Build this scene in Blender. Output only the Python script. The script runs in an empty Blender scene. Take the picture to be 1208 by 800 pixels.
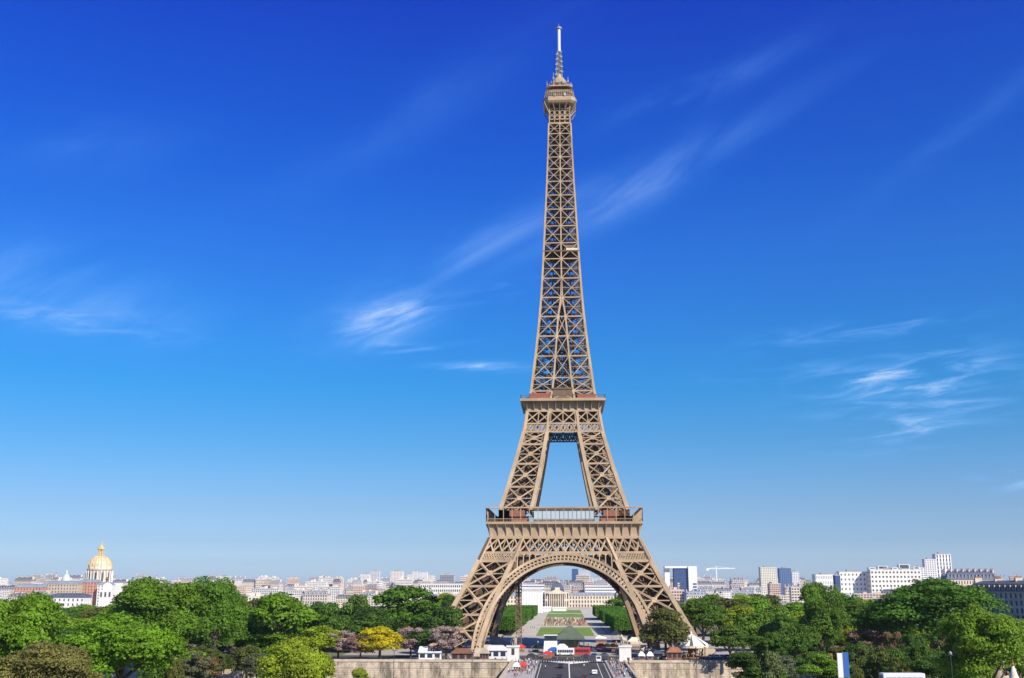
import bpy, math, random
from math import sin, cos, pi, sqrt, atan2, radians as RAD
from mathutils import Vector, Matrix
import numpy as np

S = bpy.context.scene
COL = S.collection
random.seed(7)

# ------------------------------------------------------------------ camera
F, DIST, TILT, CAMZ, YAW = 1256.9, 524.2, 0.22452, 30.15, 0.048207
cam_d = bpy.data.cameras.new('camera')
cam_d.sensor_width = 36.0
cam_d.lens = F / 1208 * 36
cam_d.clip_start = 1.0
cam_d.clip_end = 40000
cam = bpy.data.objects.new('camera', cam_d)
COL.objects.link(cam)
cam.location = (0, -DIST, CAMZ)
cam.rotation_euler = (pi / 2 + TILT, 0, YAW)
S.camera = cam

# ------------------------------------------------------------------ sun and sky
SUN_EL, SUN_AZ = RAD(37), RAD(137)         # azimuth clockwise from +Y (view axis): right and behind
SUN_DIR = Vector((sin(SUN_AZ) * cos(SUN_EL), cos(SUN_AZ) * cos(SUN_EL), sin(SUN_EL)))
sun_d = bpy.data.lights.new('sun', 'SUN')
sun_d.energy = 4.4
sun_d.angle = RAD(0.5)
sun_d.color = (1.0, 0.92, 0.80)
sun = bpy.data.objects.new('sun', sun_d)
COL.objects.link(sun)
sun.rotation_euler = (-SUN_DIR).to_track_quat('-Z', 'Y').to_euler()
sun.location = (300, -500, 500)

S.view_settings.view_transform = 'Standard'
S.view_settings.look = 'None'
S.view_settings.gamma = 1
S.view_settings.use_curve_mapping = False
S.view_settings.exposure = 0.5

W = bpy.data.worlds.new('World')
S.world = W
W.use_nodes = True
wt = W.node_tree
wt.nodes.clear()

def wn(t, **k):
    n = wt.nodes.new(t)
    for a, b in k.items():
        setattr(n, a, b)
    return n

def wm(op, a, b=None, c=None):
    n = wn('ShaderNodeMath', operation=op)
    for i, v in enumerate((a, b, c)):
        if v is None:
            continue
        if isinstance(v, (int, float)):
            n.inputs[i].default_value = v
        else:
            wt.links.new(v, n.inputs[i])
    return n.outputs[0]

def pix_ang(px, py):
    u = (px - 604) / F
    v = (400 - py) / F
    fw = cos(TILT) - v * sin(TILT)
    up = v * cos(TILT) + sin(TILT)
    dx = u * cos(YAW) - fw * sin(YAW)
    dy = u * sin(YAW) + fw * cos(YAW)
    return atan2(dx, dy), atan2(up, sqrt(dx * dx + dy * dy))

sky = wn('ShaderNodeTexSky', sky_type='NISHITA')
sky.sun_disc = False
sky.sun_elevation = SUN_EL
sky.sun_rotation = SUN_AZ
sky.air_density = 1.0
sky.dust_density = 0.6
sky.ozone_density = 3.0
tc = wn('ShaderNodeTexCoord')
sx = wn('ShaderNodeSeparateXYZ')
wt.links.new(tc.outputs['Generated'], sx.inputs[0])
U = wm('ARCTAN2', sx.outputs[0], sx.outputs[1])
V = wm('ARCSINE', sx.outputs[2])
# grading of the clear sky by elevation (pale horizon, deep polarised blue above, unseen upper sky greyed to cut blue ambient)
ramp = wn('ShaderNodeValToRGB')
el = wm('DIVIDE', V, RAD(90))
wt.links.new(el, ramp.inputs[0])
SKY_STOPS = [(0.0053, (0.5613, 0.7651, 1.1409)), (0.0228, (0.3506, 0.4986, 0.7892)), (0.0425, (0.2939, 0.4344, 0.6679)), (0.0823, (0.1502, 0.4074, 0.648)), (0.1126, (0.079, 0.4067, 0.6878)), (0.1429, (0.0697, 0.3864, 0.7435)), (0.1935, (0.065, 0.3391, 0.8362)), (0.2434, (0.0382, 0.2696, 0.87)), (0.2921, (0.0339, 0.225, 0.8992)), (0.3372, (0.0344, 0.1677, 0.913)), (0.47, (0.42, 0.47, 0.62)), (1.0, (0.42, 0.47, 0.62))]
#SKYCAL
cr = ramp.color_ramp
for i, (p, c) in enumerate(SKY_STOPS):
    e = cr.elements[i] if i < 2 else cr.elements.new(p)
    e.position = p
    e.color = (*c, 1)
mul = wn('ShaderNodeMix', data_type='RGBA', blend_type='MULTIPLY')
mul.inputs['Factor'].default_value = 1
wt.links.new(sky.outputs[0], mul.inputs['A'])
wt.links.new(ramp.outputs[0], mul.inputs['B'])
# cirrus: streaky noise in (azimuth, elevation) inside soft patches
def streak(ang, fx, fy, seed, lo, hi, dist=0.6):
    c, s = cos(ang), sin(ang)
    a = wm('ADD', wm('MULTIPLY', U, c * fx), wm('MULTIPLY', V, s * fx))
    b = wm('ADD', wm('MULTIPLY', U, -s * fy), wm('MULTIPLY', V, c * fy))
    cb = wn('ShaderNodeCombineXYZ')
    wt.links.new(a, cb.inputs[0]); wt.links.new(b, cb.inputs[1])
    cb.inputs[2].default_value = seed
    n = wn('ShaderNodeTexNoise')
    n.inputs['Scale'].default_value = 1
    n.inputs['Detail'].default_value = 7
    n.inputs['Roughness'].default_value = 0.62
    n.inputs['Distortion'].default_value = dist
    wt.links.new(cb.outputs[0], n.inputs['Vector'])
    mr = wn('ShaderNodeMapRange', interpolation_type='SMOOTHSTEP')
    mr.inputs['From Min'].default_value = lo
    mr.inputs['From Max'].default_value = hi
    wt.links.new(n.outputs[0], mr.inputs[0])
    return mr.outputs[0]
N1 = streak(RAD(22), 9, 42, 3.1, 0.30, 0.75)
N2 = streak(RAD(4), 14, 85, 8.3, 0.38, 0.72)
N3 = streak(RAD(30), 4, 16, 5.7, 0.25, 0.80)
def blob(px, py, sa, sb, ang, amp, N):
    u0, v0 = pix_ang(px, py)
    c, s = cos(RAD(ang)), sin(RAD(ang))
    ka, kb = F / sa, F / sb
    du, dv = wm('SUBTRACT', U, u0), wm('SUBTRACT', V, v0)
    a = wm('ADD', wm('MULTIPLY', du, c * ka), wm('MULTIPLY', dv, s * ka))
    b = wm('ADD', wm('MULTIPLY', du, -s * kb), wm('MULTIPLY', dv, c * kb))
    g = wm('EXPONENT', wm('MULTIPLY', wm('ADD', wm('MULTIPLY', a, a), wm('MULTIPLY', b, b)), -1))
    return wm('MULTIPLY', wm('MULTIPLY', g, amp), N)
BL = [(452, 376, 56, 25, 20, 1.1, N1), (445, 380, 70, 24, 14, 0.5, N3), (560, 350, 75, 9, 14, 0.38, N2), (480, 410, 70, 7, 3, 0.42, N2),
      (570, 432, 55, 6, 0, 0.85, N2), (640, 262, 210, 28, 22, 0.36, N3), (540, 300, 130, 26, 20, 0.30, N3), (820, 195, 170, 22, 24, 0.30, N3),
      (60, 345, 130, 44, -4, 0.70, N3), (30, 372, 190, 16, -4, 0.32, N2), (1080, 450, 110, 32, 4, 0.75, N2), (1040, 442, 40, 6, 0, 0.5, N2),
      (1075, 505, 95, 24, 4, 0.62, N2), (1200, 563, 40, 14, 2, 0.8, N2), (1140, 150, 130, 14, 30, 0.22, N3),
      (830, 102, 120, 18, 16, 0.24, N1), (110, 170, 90, 30, 10, 0.2, N3), (500, 130, 200, 30, 30, 0.16, N3),
      (410, 577, 30, 5, 0, 0.25, N2), (1000, 392, 140, 12, 4, 0.4, N2), (900, 440, 90, 10, 2, 0.25, N2)]
tot = None
for bl in BL:
    o = blob(*bl)
    tot = o if tot is None else wm('ADD', tot, o)
tot = wm('MINIMUM', wm('MULTIPLY', tot, 0.66), 0.55)
cmix = wn('ShaderNodeMix', data_type='RGBA', blend_type='MIX')
wt.links.new(tot, cmix.inputs['Factor'])
wt.links.new(mul.outputs['Result'], cmix.inputs['A'])
ccol = wn('ShaderNodeMix', data_type='RGBA', blend_type='MIX')
ccol.inputs['A'].default_value = (0.75, 3.0, 7.2, 1)
ccol.inputs['B'].default_value = (3.9, 4.9, 6.6, 1)
wt.links.new(wm('MULTIPLY', tot, 2.2), ccol.inputs['Factor'])
wt.links.new(ccol.outputs['Result'], cmix.inputs['B'])
bg = wn('ShaderNodeBackground')
bg.inputs['Strength'].default_value = 0.135
wt.links.new(cmix.outputs['Result'], bg.inputs[0])
wo = wn('ShaderNodeOutputWorld')
wt.links.new(bg.outputs[0], wo.inputs[0])

# ------------------------------------------------------------------ pixel of the photograph -> point of the place (used for survey only)
def raydir(px, py):
    u = (px - 604) / F
    v = (400 - py) / F
    fw = cos(TILT) - v * sin(TILT)
    up = v * cos(TILT) + sin(TILT)
    return Vector((u * cos(YAW) - fw * sin(YAW), u * sin(YAW) + fw * cos(YAW), up))

def at_d(px, py, d):
    r = raydir(px, py)
    return Vector((0, -DIST, CAMZ)) + r * (d / r.y)

def at_z(px, py, z=0.0):
    r = raydir(px, py)
    return Vector((0, -DIST, CAMZ)) + r * ((z - CAMZ) / r.z)

# ------------------------------------------------------------------ materials
def mat(name, col, rough=0.8, var=0.15, scale=0.5, metal=0.0, spec=0.3, detail=5, col2=None, objcol=False, bump=0.0, coords='Object', trans=0.0, stretch=None, objrand=0.0):
    m = bpy.data.materials.new(name)
    m.use_nodes = True
    nt = m.node_tree
    b = nt.nodes['Principled BSDF']
    b.inputs['Roughness'].default_value = rough
    b.inputs['Metallic'].default_value = metal
    b.inputs['Specular IOR Level'].default_value = spec
    t = nt.nodes.new('ShaderNodeTexCoord')
    n = nt.nodes.new('ShaderNodeTexNoise')
    n.inputs['Scale'].default_value = scale
    n.inputs['Detail'].default_value = detail
    n.inputs['Roughness'].default_value = 0.6
    if stretch:
        mp = nt.nodes.new('ShaderNodeMapping')
        mp.inputs['Scale'].default_value = stretch
        nt.links.new(t.outputs[coords], mp.inputs[0])
        nt.links.new(mp.outputs[0], n.inputs['Vector'])
    else:
        nt.links.new(t.outputs[coords], n.inputs['Vector'])
    mx = nt.nodes.new('ShaderNodeMix')
    mx.data_type = 'RGBA'
    mr = nt.nodes.new('ShaderNodeMapRange')
    mr.inputs['From Min'].default_value = 0.3
    mr.inputs['From Max'].default_value = 0.7
    nt.links.new(n.outputs[0], mr.inputs[0])
    nt.links.new(mr.outputs[0], mx.inputs['Factor'])
    last = mx.outputs['Result']
    if objcol:
        oi = nt.nodes.new('ShaderNodeObjectInfo')
        mx.inputs['A'].default_value = (1 - var, 1 - var, 1 - var, 1)
        mx.inputs['B'].default_value = (1 + var, 1 + var, 1 + var * 0.6, 1)
        m2 = nt.nodes.new('ShaderNodeMix')
        m2.data_type = 'RGBA'; m2.blend_type = 'MULTIPLY'
        m2.inputs['Factor'].default_value = 1
        nt.links.new(mx.outputs['Result'], m2.inputs['A'])
        nt.links.new(oi.outputs['Color'], m2.inputs['B'])
        last = m2.outputs['Result']
    else:
        c2 = col2 or tuple(min(1, c * (1 + var)) for c in col)
        c1 = col if col2 else tuple(c * (1 - var) for c in col)
        mx.inputs['A'].default_value = (*c1, 1)
        mx.inputs['B'].default_value = (*c2, 1)
    nt.links.new(last, b.inputs['Base Color'])
    if bump:
        bp = nt.nodes.new('ShaderNodeBump')
        bp.inputs['Strength'].default_value = bump
        nt.links.new(n.outputs[0], bp.inputs['Height'])
        nt.links.new(bp.outputs[0], b.inputs['Normal'])
    if trans:
        out = nt.nodes['Material Output']
        tr = nt.nodes.new('ShaderNodeBsdfTranslucent')
        ms = nt.nodes.new('ShaderNodeMixShader')
        ms.inputs[0].default_value = trans
        nt.links.new(last, tr.inputs[0])
        nt.links.new(b.outputs[0], ms.inputs[1]); nt.links.new(tr.outputs[0], ms.inputs[2])
        nt.links.new(ms.outputs[0], out.inputs[0])
    return m

M = {}
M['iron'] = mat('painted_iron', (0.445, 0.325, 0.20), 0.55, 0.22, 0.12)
M['iron_dark'] = mat('dark_shaded_iron', (0.17, 0.115, 0.07), 0.65, 0.25, 0.3)  # darker iron for dark fittings and for inner work with shade coloured in
M['iron_shaded'] = mat('shaded_iron', (0.13, 0.085, 0.055), 0.7, 0.25, 0.3)  # darkest copy of the tower paint, interior shade put into its colour
M['glass_pale'] = mat('pavilion_glass', (0.42, 0.52, 0.57), 0.3, 0.08, 0.2, spec=0.6)
M['glass_dark'] = mat('dark_glass', (0.035, 0.045, 0.065), 0.15, 0.3, 0.2, spec=0.6)
M['red_paint'] = mat('oxide_red', (0.33, 0.10, 0.06), 0.6)
M['white'] = mat('white_paint', (0.78, 0.77, 0.74), 0.6, 0.06)
M['mast'] = mat('mast_white', (0.70, 0.70, 0.70), 0.5, 0.06)
M['grey'] = mat('grey_metal', (0.30, 0.30, 0.31), 0.5)
M['stone'] = mat('pale_stone', (0.50, 0.42, 0.31), 0.85, 0.2, 0.4, bump=0.1)
M['stone_w'] = mat('white_stone', (0.72, 0.69, 0.62), 0.85, 0.08, 0.5)
M['statue'] = mat('statue_stone', (0.52, 0.45, 0.34), 0.9, 0.2, 0.8)
M['asphalt'] = mat('asphalt', (0.062, 0.060, 0.064), 0.85, 0.35, 0.12, stretch=(1, .25, 1))
M['pave'] = mat('paving', (0.40, 0.37, 0.35), 0.9, 0.18, 0.3)
M['gravel'] = mat('gravel', (0.50, 0.46, 0.38), 0.95, 0.16, 0.12)
M['lawn'] = mat('lawn', (0.16, 0.25, 0.04), 0.95, 0.25, 0.06)
M['worn'] = mat('worn_lawn', (0.36, 0.27, 0.14), 0.95, 0.25, 0.15)
M['soil'] = mat('park_ground', (0.11, 0.12, 0.055), 0.95, 0.0, 0.02, col2=(0.20, 0.18, 0.12))
M['water'] = mat('river_water', (0.05, 0.07, 0.06), 0.08, 0.15, 0.1, spec=0.5, bump=0.05)
M['paint_line'] = mat('road_paint', (0.75, 0.74, 0.70), 0.7, 0.1)
M['bark'] = mat('bark', (0.12, 0.09, 0.065), 0.9, 0.35, 1.5, stretch=(1, 1, 0.2))
M['leaf'] = mat('foliage', (0, 0, 0), 0.6, 0.42, 0.22, objcol=True, trans=0.38, spec=0.25)
M['petal'] = mat('blossom', (0, 0, 0), 0.8, 0.30, 0.6, objcol=True, trans=0.2, spec=0.1)
M['wall'] = mat('render_wall', (0, 0, 0), 0.85, 0.07, 0.08, objcol=True, spec=0.2)
M['zinc'] = mat('zinc_roof', (0.25, 0.275, 0.315), 0.5, 0.18, 0.15, spec=0.4)
M['slate'] = mat('slate_roof', (0.085, 0.10, 0.14), 0.55, 0.2, 0.2)
M['flatroof'] = mat('gravel_roof', (0.52, 0.50, 0.47), 0.9, 0.15, 0.1)
M['tile'] = mat('clay', (0.40, 0.17, 0.09), 0.8, 0.2, 0.5)
M['win'] = mat('window_glass', (0.075, 0.085, 0.105), 0.2, 0.35, 0.12, spec=0.5)
M['bluewin'] = mat('blue_curtain_wall', (0.05, 0.11, 0.26), 0.2, 0.2, 0.1, spec=0.5)
M['gold'] = mat('gilding', (0.74, 0.52, 0.17), 0.4, 0.2, 0.5, metal=0.2)
M['leadgold'] = mat('gilded_lead', (0.60, 0.54, 0.43), 0.6, 0.25, 0.3, metal=0.0)
M['brick'] = mat('pink_brick', (0.50, 0.27, 0.19), 0.85, 0.15, 0.3)
M['brown_wood'] = mat('brown_wood', (0.26, 0.12, 0.07), 0.7, 0.2, 1)
M['cream_cloth'] = mat('cream_canvas', (0.72, 0.63, 0.48), 0.8, 0.08)
M['white_cloth'] = mat('white_canvas', (0.82, 0.80, 0.77), 0.8, 0.05)
M['green_cloth'] = mat('dark_green_canvas', (0.10, 0.13, 0.095), 0.8, 0.15)
M['blue_cloth'] = mat('blue_tarp', (0.03, 0.12, 0.42), 0.6, 0.1)
M['red_cloth'] = mat('red_canvas', (0.60, 0.05, 0.04), 0.7, 0.1)
M['orange_cloth'] = mat('orange_canvas', (0.70, 0.20, 0.05), 0.7, 0.1)
M['yellow_cloth'] = mat('yellow_canvas', (0.75, 0.48, 0.06), 0.7, 0.1)
M['solar'] = mat('solar_panel', (0.03, 0.06, 0.15), 0.25, 0.1, spec=0.5)
M['tyre'] = mat('tyre_rubber', (0.02, 0.02, 0.02), 0.9)
M['paintcar'] = mat('car_paint', (0, 0, 0), 0.3, 0.03, 0.5, objcol=True, spec=0.5)
M['skin'] = mat('skin', (0.55, 0.36, 0.27), 0.6, 0.05)
M['shirt'] = mat('shirt_cloth', (0, 0, 0), 0.9, 0.1, 3, objcol=True)
M['trousers'] = mat('trouser_cloth', (0.05, 0.055, 0.08), 0.9, 0.3, 3)
M['hair'] = mat('hair', (0.035, 0.022, 0.015), 0.7)
M['iron_post'] = mat('post_iron', (0.05, 0.055, 0.05), 0.5)
M['banner_blue'] = mat('banner_blue', (0.04, 0.13, 0.42), 0.6, 0.1)

# embankment stone: coursed blocks with dark run-off stains
def embank_mat():
    m = bpy.data.materials.new('embankment_stone')
    m.use_nodes = True
    nt = m.node_tree
    b = nt.nodes['Principled BSDF']
    b.inputs['Roughness'].default_value = 0.9
    t = nt.nodes.new('ShaderNodeTexCoord')
    mp = nt.nodes.new('ShaderNodeMapping')
    mp.inputs['Rotation'].default_value = (pi / 2, 0, 0)
    nt.links.new(t.outputs['Object'], mp.inputs[0])
    br = nt.nodes.new('ShaderNodeTexBrick')
    br.inputs['Scale'].default_value = 1
    br.inputs['Brick Width'].default_value = 2.2
    br.inputs['Row Height'].default_value = 0.8
    br.inputs['Mortar Size'].default_value = 0.05
    br.inputs['Color1'].default_value = (0.56, 0.46, 0.33, 1)
    br.inputs['Color2'].default_value = (0.47, 0.38, 0.27, 1)
    br.inputs['Mortar'].default_value = (0.30, 0.24, 0.17, 1)
    nt.links.new(mp.outputs[0], br.inputs['Vector'])
    mp2 = nt.nodes.new('ShaderNodeMapping')
    mp2.inputs['Scale'].default_value = (0.30, 0.3, 0.07)
    nt.links.new(t.outputs['Object'], mp2.inputs[0])
    n = nt.nodes.new('ShaderNodeTexNoise')
    n.inputs['Scale'].default_value = 1.4
    n.inputs['Detail'].default_value = 8
    n.inputs['Roughness'].default_value = 0.7
    nt.links.new(mp2.outputs[0], n.inputs['Vector'])
    mr = nt.nodes.new('ShaderNodeMapRange')
    mr.inputs['From Min'].default_value = 0.42
    mr.inputs['From Max'].default_value = 0.62
    mr.inputs['To Min'].default_value = 1.25
    mr.inputs['To Max'].default_value = 0.36
    nt.links.new(n.outputs[0], mr.inputs[0])
    mx = nt.nodes.new('ShaderNodeMix')
    mx.data_type = 'RGBA'; mx.blend_type = 'MULTIPLY'
    mx.inputs['Factor'].default_value = 1
    nt.links.new(br.outputs['Color'], mx.inputs['A'])
    nt.links.new(mr.outputs[0], mx.inputs['B'])
    nt.links.new(mx.outputs['Result'], b.inputs['Base Color'])
    return m
M['embank'] = embank_mat()

# ------------------------------------------------------------------ mesh helpers
class MB:
    def __init__(s):
        s.v = []; s.f = []; s.m = []
    def face(s, pts, mi=0):
        i = len(s.v); s.v += [tuple(p) for p in pts]
        s.f.append(tuple(range(i, i + len(pts)))); s.m.append(mi)
    def box(s, c, d, mi=0, rz=0.0, taper=1.0):
        i = len(s.v)
        cx, cy, cz = c; hx, hy, hz = d[0] / 2, d[1] / 2, d[2] / 2
        ca, sa = cos(rz), sin(rz)
        for z, k in ((-hz, 1), (hz, taper)):
            for x, y in ((-hx, -hy), (hx, -hy), (hx, hy), (-hx, hy)):
                x *= k; y *= k
                s.v.append((cx + x * ca - y * sa, cy + x * sa + y * ca, cz + z))
        for q in ((0, 3, 2, 1), (4, 5, 6, 7), (0, 1, 5, 4), (1, 2, 6, 5), (2, 3, 7, 6), (3, 0, 4, 7)):
            s.f.append(tuple(i + k for k in q)); s.m.append(mi)
        return s
    def b2(s, lo, hi, mi=0):
        return s.box([(a + b) / 2 for a, b in zip(lo, hi)], [abs(b - a) for a, b in zip(lo, hi)], mi)
    def bar(s, p, q, w, h=None, mi=0, up=(0, 0, 1)):
        p, q = Vector(p), Vector(q)
        h = h or w
        d = (q - p)
        if d.length < 1e-6:
            return s
        d.normalize()
        u = Vector(up)
        if abs(d.dot(u)) > 0.97:
            u = Vector((0, 1, 0))
        a = d.cross(u).normalized(); b = a.cross(d).normalized()
        i = len(s.v)
        for e in (p, q):
            for x, y in ((-1, -1), (1, -1), (1, 1), (-1, 1)):
                s.v.append(tuple(e + a * (x * w / 2) + b * (y * h / 2)))
        for k in ((0, 3, 2, 1), (4, 5, 6, 7), (0, 1, 5, 4), (1, 2, 6, 5), (2, 3, 7, 6), (3, 0, 4, 7)):
            s.f.append(tuple(i + x for x in k)); s.m.append(mi)
        return s
    def tube(s, pts, rad, n=8, mi=0, cap=True):
        rings = []
        for k, (p, r) in enumerate(zip(pts, rad)):
            p = Vector(p)
            a = Vector(pts[max(0, k - 1)]); b = Vector(pts[min(len(pts) - 1, k + 1)])
            d = (b - a).normalized()
            u = Vector((0, 1, 0)) if abs(d.y) < 0.9 else Vector((1, 0, 0))
            x = d.cross(u).normalized(); y = d.cross(x).normalized()
            i = len(s.v)
            for j in range(n):
                t = 2 * pi * j / n
                s.v.append(tuple(p + x * (r * cos(t)) + y * (r * sin(t))))
            rings.append(i)
        for a, b in zip(rings, rings[1:]):
            for j in range(n):
                s.f.append((a + j, a + (j + 1) % n, b + (j + 1) % n, b + j)); s.m.append(mi)
        if cap:
            s.f.append(tuple(rings[0] + j for j in range(n))); s.m.append(mi)
            s.f.append(tuple(rings[-1] + j for j in reversed(range(n)))); s.m.append(mi)
        return s
    def lathe(s, prof, n=24, c=(0, 0, 0), mi=0):
        rings = []
        for r, z in prof:
            i = len(s.v)
            for j in range(n):
                t = 2 * pi * j / n
                s.v.append((c[0] + r * cos(t), c[1] + r * sin(t), c[2] + z))
            rings.append(i)
        for a, b in zip(rings, rings[1:]):
            for j in range(n):
                s.f.append((a + j, a + (j + 1) % n, b + (j + 1) % n, b + j)); s.m.append(mi)
        s.f.append(tuple(rings[0] + j for j in reversed(range(n)))); s.m.append(mi)
        s.f.append(tuple(rings[-1] + j for j in range(n))); s.m.append(mi)
        return s
    def prism(s, poly, y0, y1, mi=0):       # polygon in x,z extruded along y
        i = len(s.v); n = len(poly)
        for y in (y0, y1):
            for x, z in poly:
                s.v.append((x, y, z))
        s.f.append(tuple(i + k for k in range(n))); s.m.append(mi)
        s.f.append(tuple(i + n + k for k in reversed(range(n)))); s.m.append(mi)
        for k in range(n):
            s.f.append((i + k, i + n + k, i + n + (k + 1) % n, i + (k + 1) % n)); s.m.append(mi)
        return s
    def mesh(s, name, mats, smooth=False):
        me = bpy.data.meshes.new(name)
        me.from_pydata(s.v, [], s.f)
        if not isinstance(mats, (list, tuple)):
            mats = [mats]
        for m in mats:
            me.materials.append(m)
        me.polygons.foreach_set('material_index', s.m)
        if smooth:
            me.polygons.foreach_set('use_smooth', [True] * len(s.f))
        me.update()
        return me
    def build(s, name, mats, parent=None, loc=None, rz=0, smooth=False):
        o = bpy.data.objects.new(name, s.mesh(name, mats, smooth))
        COL.objects.link(o)
        if parent: o.parent = parent
        if loc is not None: o.location = loc
        o.rotation_euler.z = rz
        return o

def tag(o, label=None, cat=None, group=None, kind=None):
    if label: o['label'] = label
    if cat: o['category'] = cat
    if group: o['group'] = group
    if kind: o['kind'] = kind
    return o
def thing(name, loc, label, cat, group=None, rz=0):
    o = bpy.data.objects.new(name, None)
    o.empty_display_size = 0.5
    COL.objects.link(o)
    o.location = loc; o.rotation_euler.z = rz
    return tag(o, label, cat, group)
def copy_obj(o, parent=None):
    c = o.copy(); COL.objects.link(c)
    if parent: c.parent = parent
    return c
KIDS = {}
def kids(o):
    return KIDS.setdefault(o.name, list(o.children))
def copy_tree(o, parent=None, color=None):
    c = copy_obj(o, parent)
    if color: c.color = (*color, 1)
    for ch in kids(o):
        copy_tree(ch, c, color)
    return c
def spin4(o, n=4):                      # the same part on the other sides of the tower
    out = [o]
    for k in range(1, n):
        c = copy_tree(o, o.parent); c.rotation_euler.z = o.rotation_euler.z + k * pi / 2
        out.append(c)
    return out

# ------------------------------------------------------------------ ground
def gz(y):
    pts = [(-700, 28), (-515, 28), (-500, 22), (-470, 15), (-380, 7), (-262, 0.0), (900, 0), (1500, 3), (3000, 13), (5000, 20), (9000, 24), (16000, 26)]
    if y <= pts[0][0]: return pts[0][1]
    for (a, za), (b, zb) in zip(pts, pts[1:]):
        if y <= b: return za + (zb - za) * (y - a) / (b - a)
    return pts[-1][1]
WALL_Y = -95.0
mb = MB()
prof = [(-1500, 28), (-515, 28), (-500, 22), (-470, 15), (-380, 7), (-262, 0), (-262, -11), (WALL_Y, -11), (WALL_Y, 0), (300, 0), (900, 0), (1500, 3), (3000, 13), (5000, 20), (9000, 24), (16000, 26)]
xs = [-9000, -3000, -1000, -300, 0, 300, 1000, 3000, 9000]
for (a, za), (b, zb) in zip(prof, prof[1:]):
    for x0, x1 in zip(xs, xs[1:]):
        mb.face([(x0, a, za), (x1, a, za), (x1, b, zb), (x0, b, zb)])
    if a >= 300:
        for k in range(len(xs) - 1): mb.m[-1 - k] = 1
tag(mb.build('ground', [M['soil'], mat('city_ground', (0.42, 0.40, 0.38), 0.95, 0.25, 0.01)]), kind='structure')
mb = MB(); mb.face([(-5000, -262, -8), (5000, -262, -8), (5000, WALL_Y, -8), (-5000, WALL_Y, -8)])
tag(mb.build('river', M['water']), kind='structure')

def sheet(name, x0, x1, y0, y1, z, m, kind='structure'):
    mb = MB()
    mb.face([(x0, y0, z), (x1, y0, z), (x1, y1, z), (x0, y1, z)])
    return tag(mb.build(name, m), kind=kind)

# quay street, forecourt under the tower, Champ de Mars lawns and paths
sheet('forecourt', -95, 95, -55, 108, 0.008, M['pave'])
sheet('quay_road', -600, 600, -84, -62, 0.012, M['asphalt'])
sheet('quay_pavement', -600, -21, WALL_Y + 0.7, -84, 0.10, M['pave'])
sheet('quay_pavement', 23, 600, WALL_Y + 0.7, -84, 0.10, M['pave'])
sheet('gravel_path', -31, 31, 108, 800, 0.008, M['gravel'])
for a, b, m in ((112, 235, 'lawn'), (262, 420, 'worn'), (445, 560, 'lawn'), (580, 700, 'lawn')):
    sheet('lawn' if m == 'lawn' else 'worn_lawn', -17, 17, a, b, 0.02, M[m])
sheet('side_path', -31, 31, 800, 822, 0.016, M['asphalt'])

# ------------------------------------------------------------------ bridge
BX0, BX1 = -20.5, 22.5
R0, R1 = -10.2, 15.4
bridge = thing('stone_bridge', (1, -180, 0), 'wide stone arch bridge carrying the road across the river to the iron tower', 'bridge')
def P(mb, name, m, par, **k):
    o = mb.build(name, m, par, **k)
    o.location = Vector(o.location) - par.location
    return o
mb = MB(); mb.b2((BX0, -262, -1.6), (BX1, WALL_Y - 0.02, -0.12)); P(mb, 'deck', M['stone'], bridge)
for x in (BX0 + 0.4, BX1 - 0.4):             # arched side walls
    mb = MB()
    for k in range(5):
        y0 = -262 + k * 33.4; y1 = y0 + 33.4
        pts = [(y0, -8.5), (y0, -1.6), (y1, -1.6), (y1, -8.5), (y1 - 2.2, -8.5)]
        for j in range(1, 12):
            t = pi * j / 12
            pts.append(((y0 + y1) / 2 + 14.4 * cos(t), -8.5 + 5.4 * sin(t)))
        pts.append((y0 + 2.2, -8.5))
        i = len(mb.v); n = len(pts)
        for xx in (x - 0.4, x + 0.4):
            mb.v += [(xx, p[0], p[1]) for p in pts]
        top = [1, 2]
        for off in (0, n):
            lo = i + off
            arc = [4] + list(range(5, 16)) + [16]
            mb.f.append((lo + 2, lo + 3, lo + 4)); mb.m.append(0)
            mb.f.append((lo + 0, lo + 1, lo + 16)); mb.m.append(0)
            for a, b in zip(arc, arc[1:]):
                tgt = lo + (2 if a < 10 else 1)
                mb.f.append((lo + a, lo + b, tgt)); mb.m.append(0)
            mb.f.append((lo + 10, lo + 1, lo + 2)); mb.m.append(0)
    P(mb, 'arch_wall', M['stone'], bridge)
for x in (BX0, BX1):
    mb = MB(); mb.b2((x - 0.25, -262, -0.12), (x + 0.25, WALL_Y - 0.3, 0.95)); mb.b2((x - 0.38, -262, 0.952), (x + 0.38, WALL_Y - 0.3, 1.12))
    P(mb, 'parapet', M['stone'], bridge)
sheet('road', R0, R1, -262, -84.05, 0.0, M['asphalt'])
for x0, x1 in ((BX0 + 0.27, R0), (R1, BX1 - 0.27)):
    mb = MB(); mb.b2((x0, -262, -0.1), (x1, -84, 0.14)); tag(mb.build('bridge_pavement', M['pave']), kind='structure')
mb = MB()
mb.b2((1.05, -262, 0.004), (1.45, -98, 0.012))
for x in (R0 + 0.9, R1 - 0.9, R1 - 3.4):
    mb.b2((x - 0.09, -262, 0.004), (x + 0.09, -98, 0.012))
for k in range(26):
    x = R0 + 0.4 + k * 1.0
    mb.b2((x, -90, 0.004), (x + 0.5, -86.5, 0.012))
tag(mb.build('road_marking', M['paint_line']), kind='structure')
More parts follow.
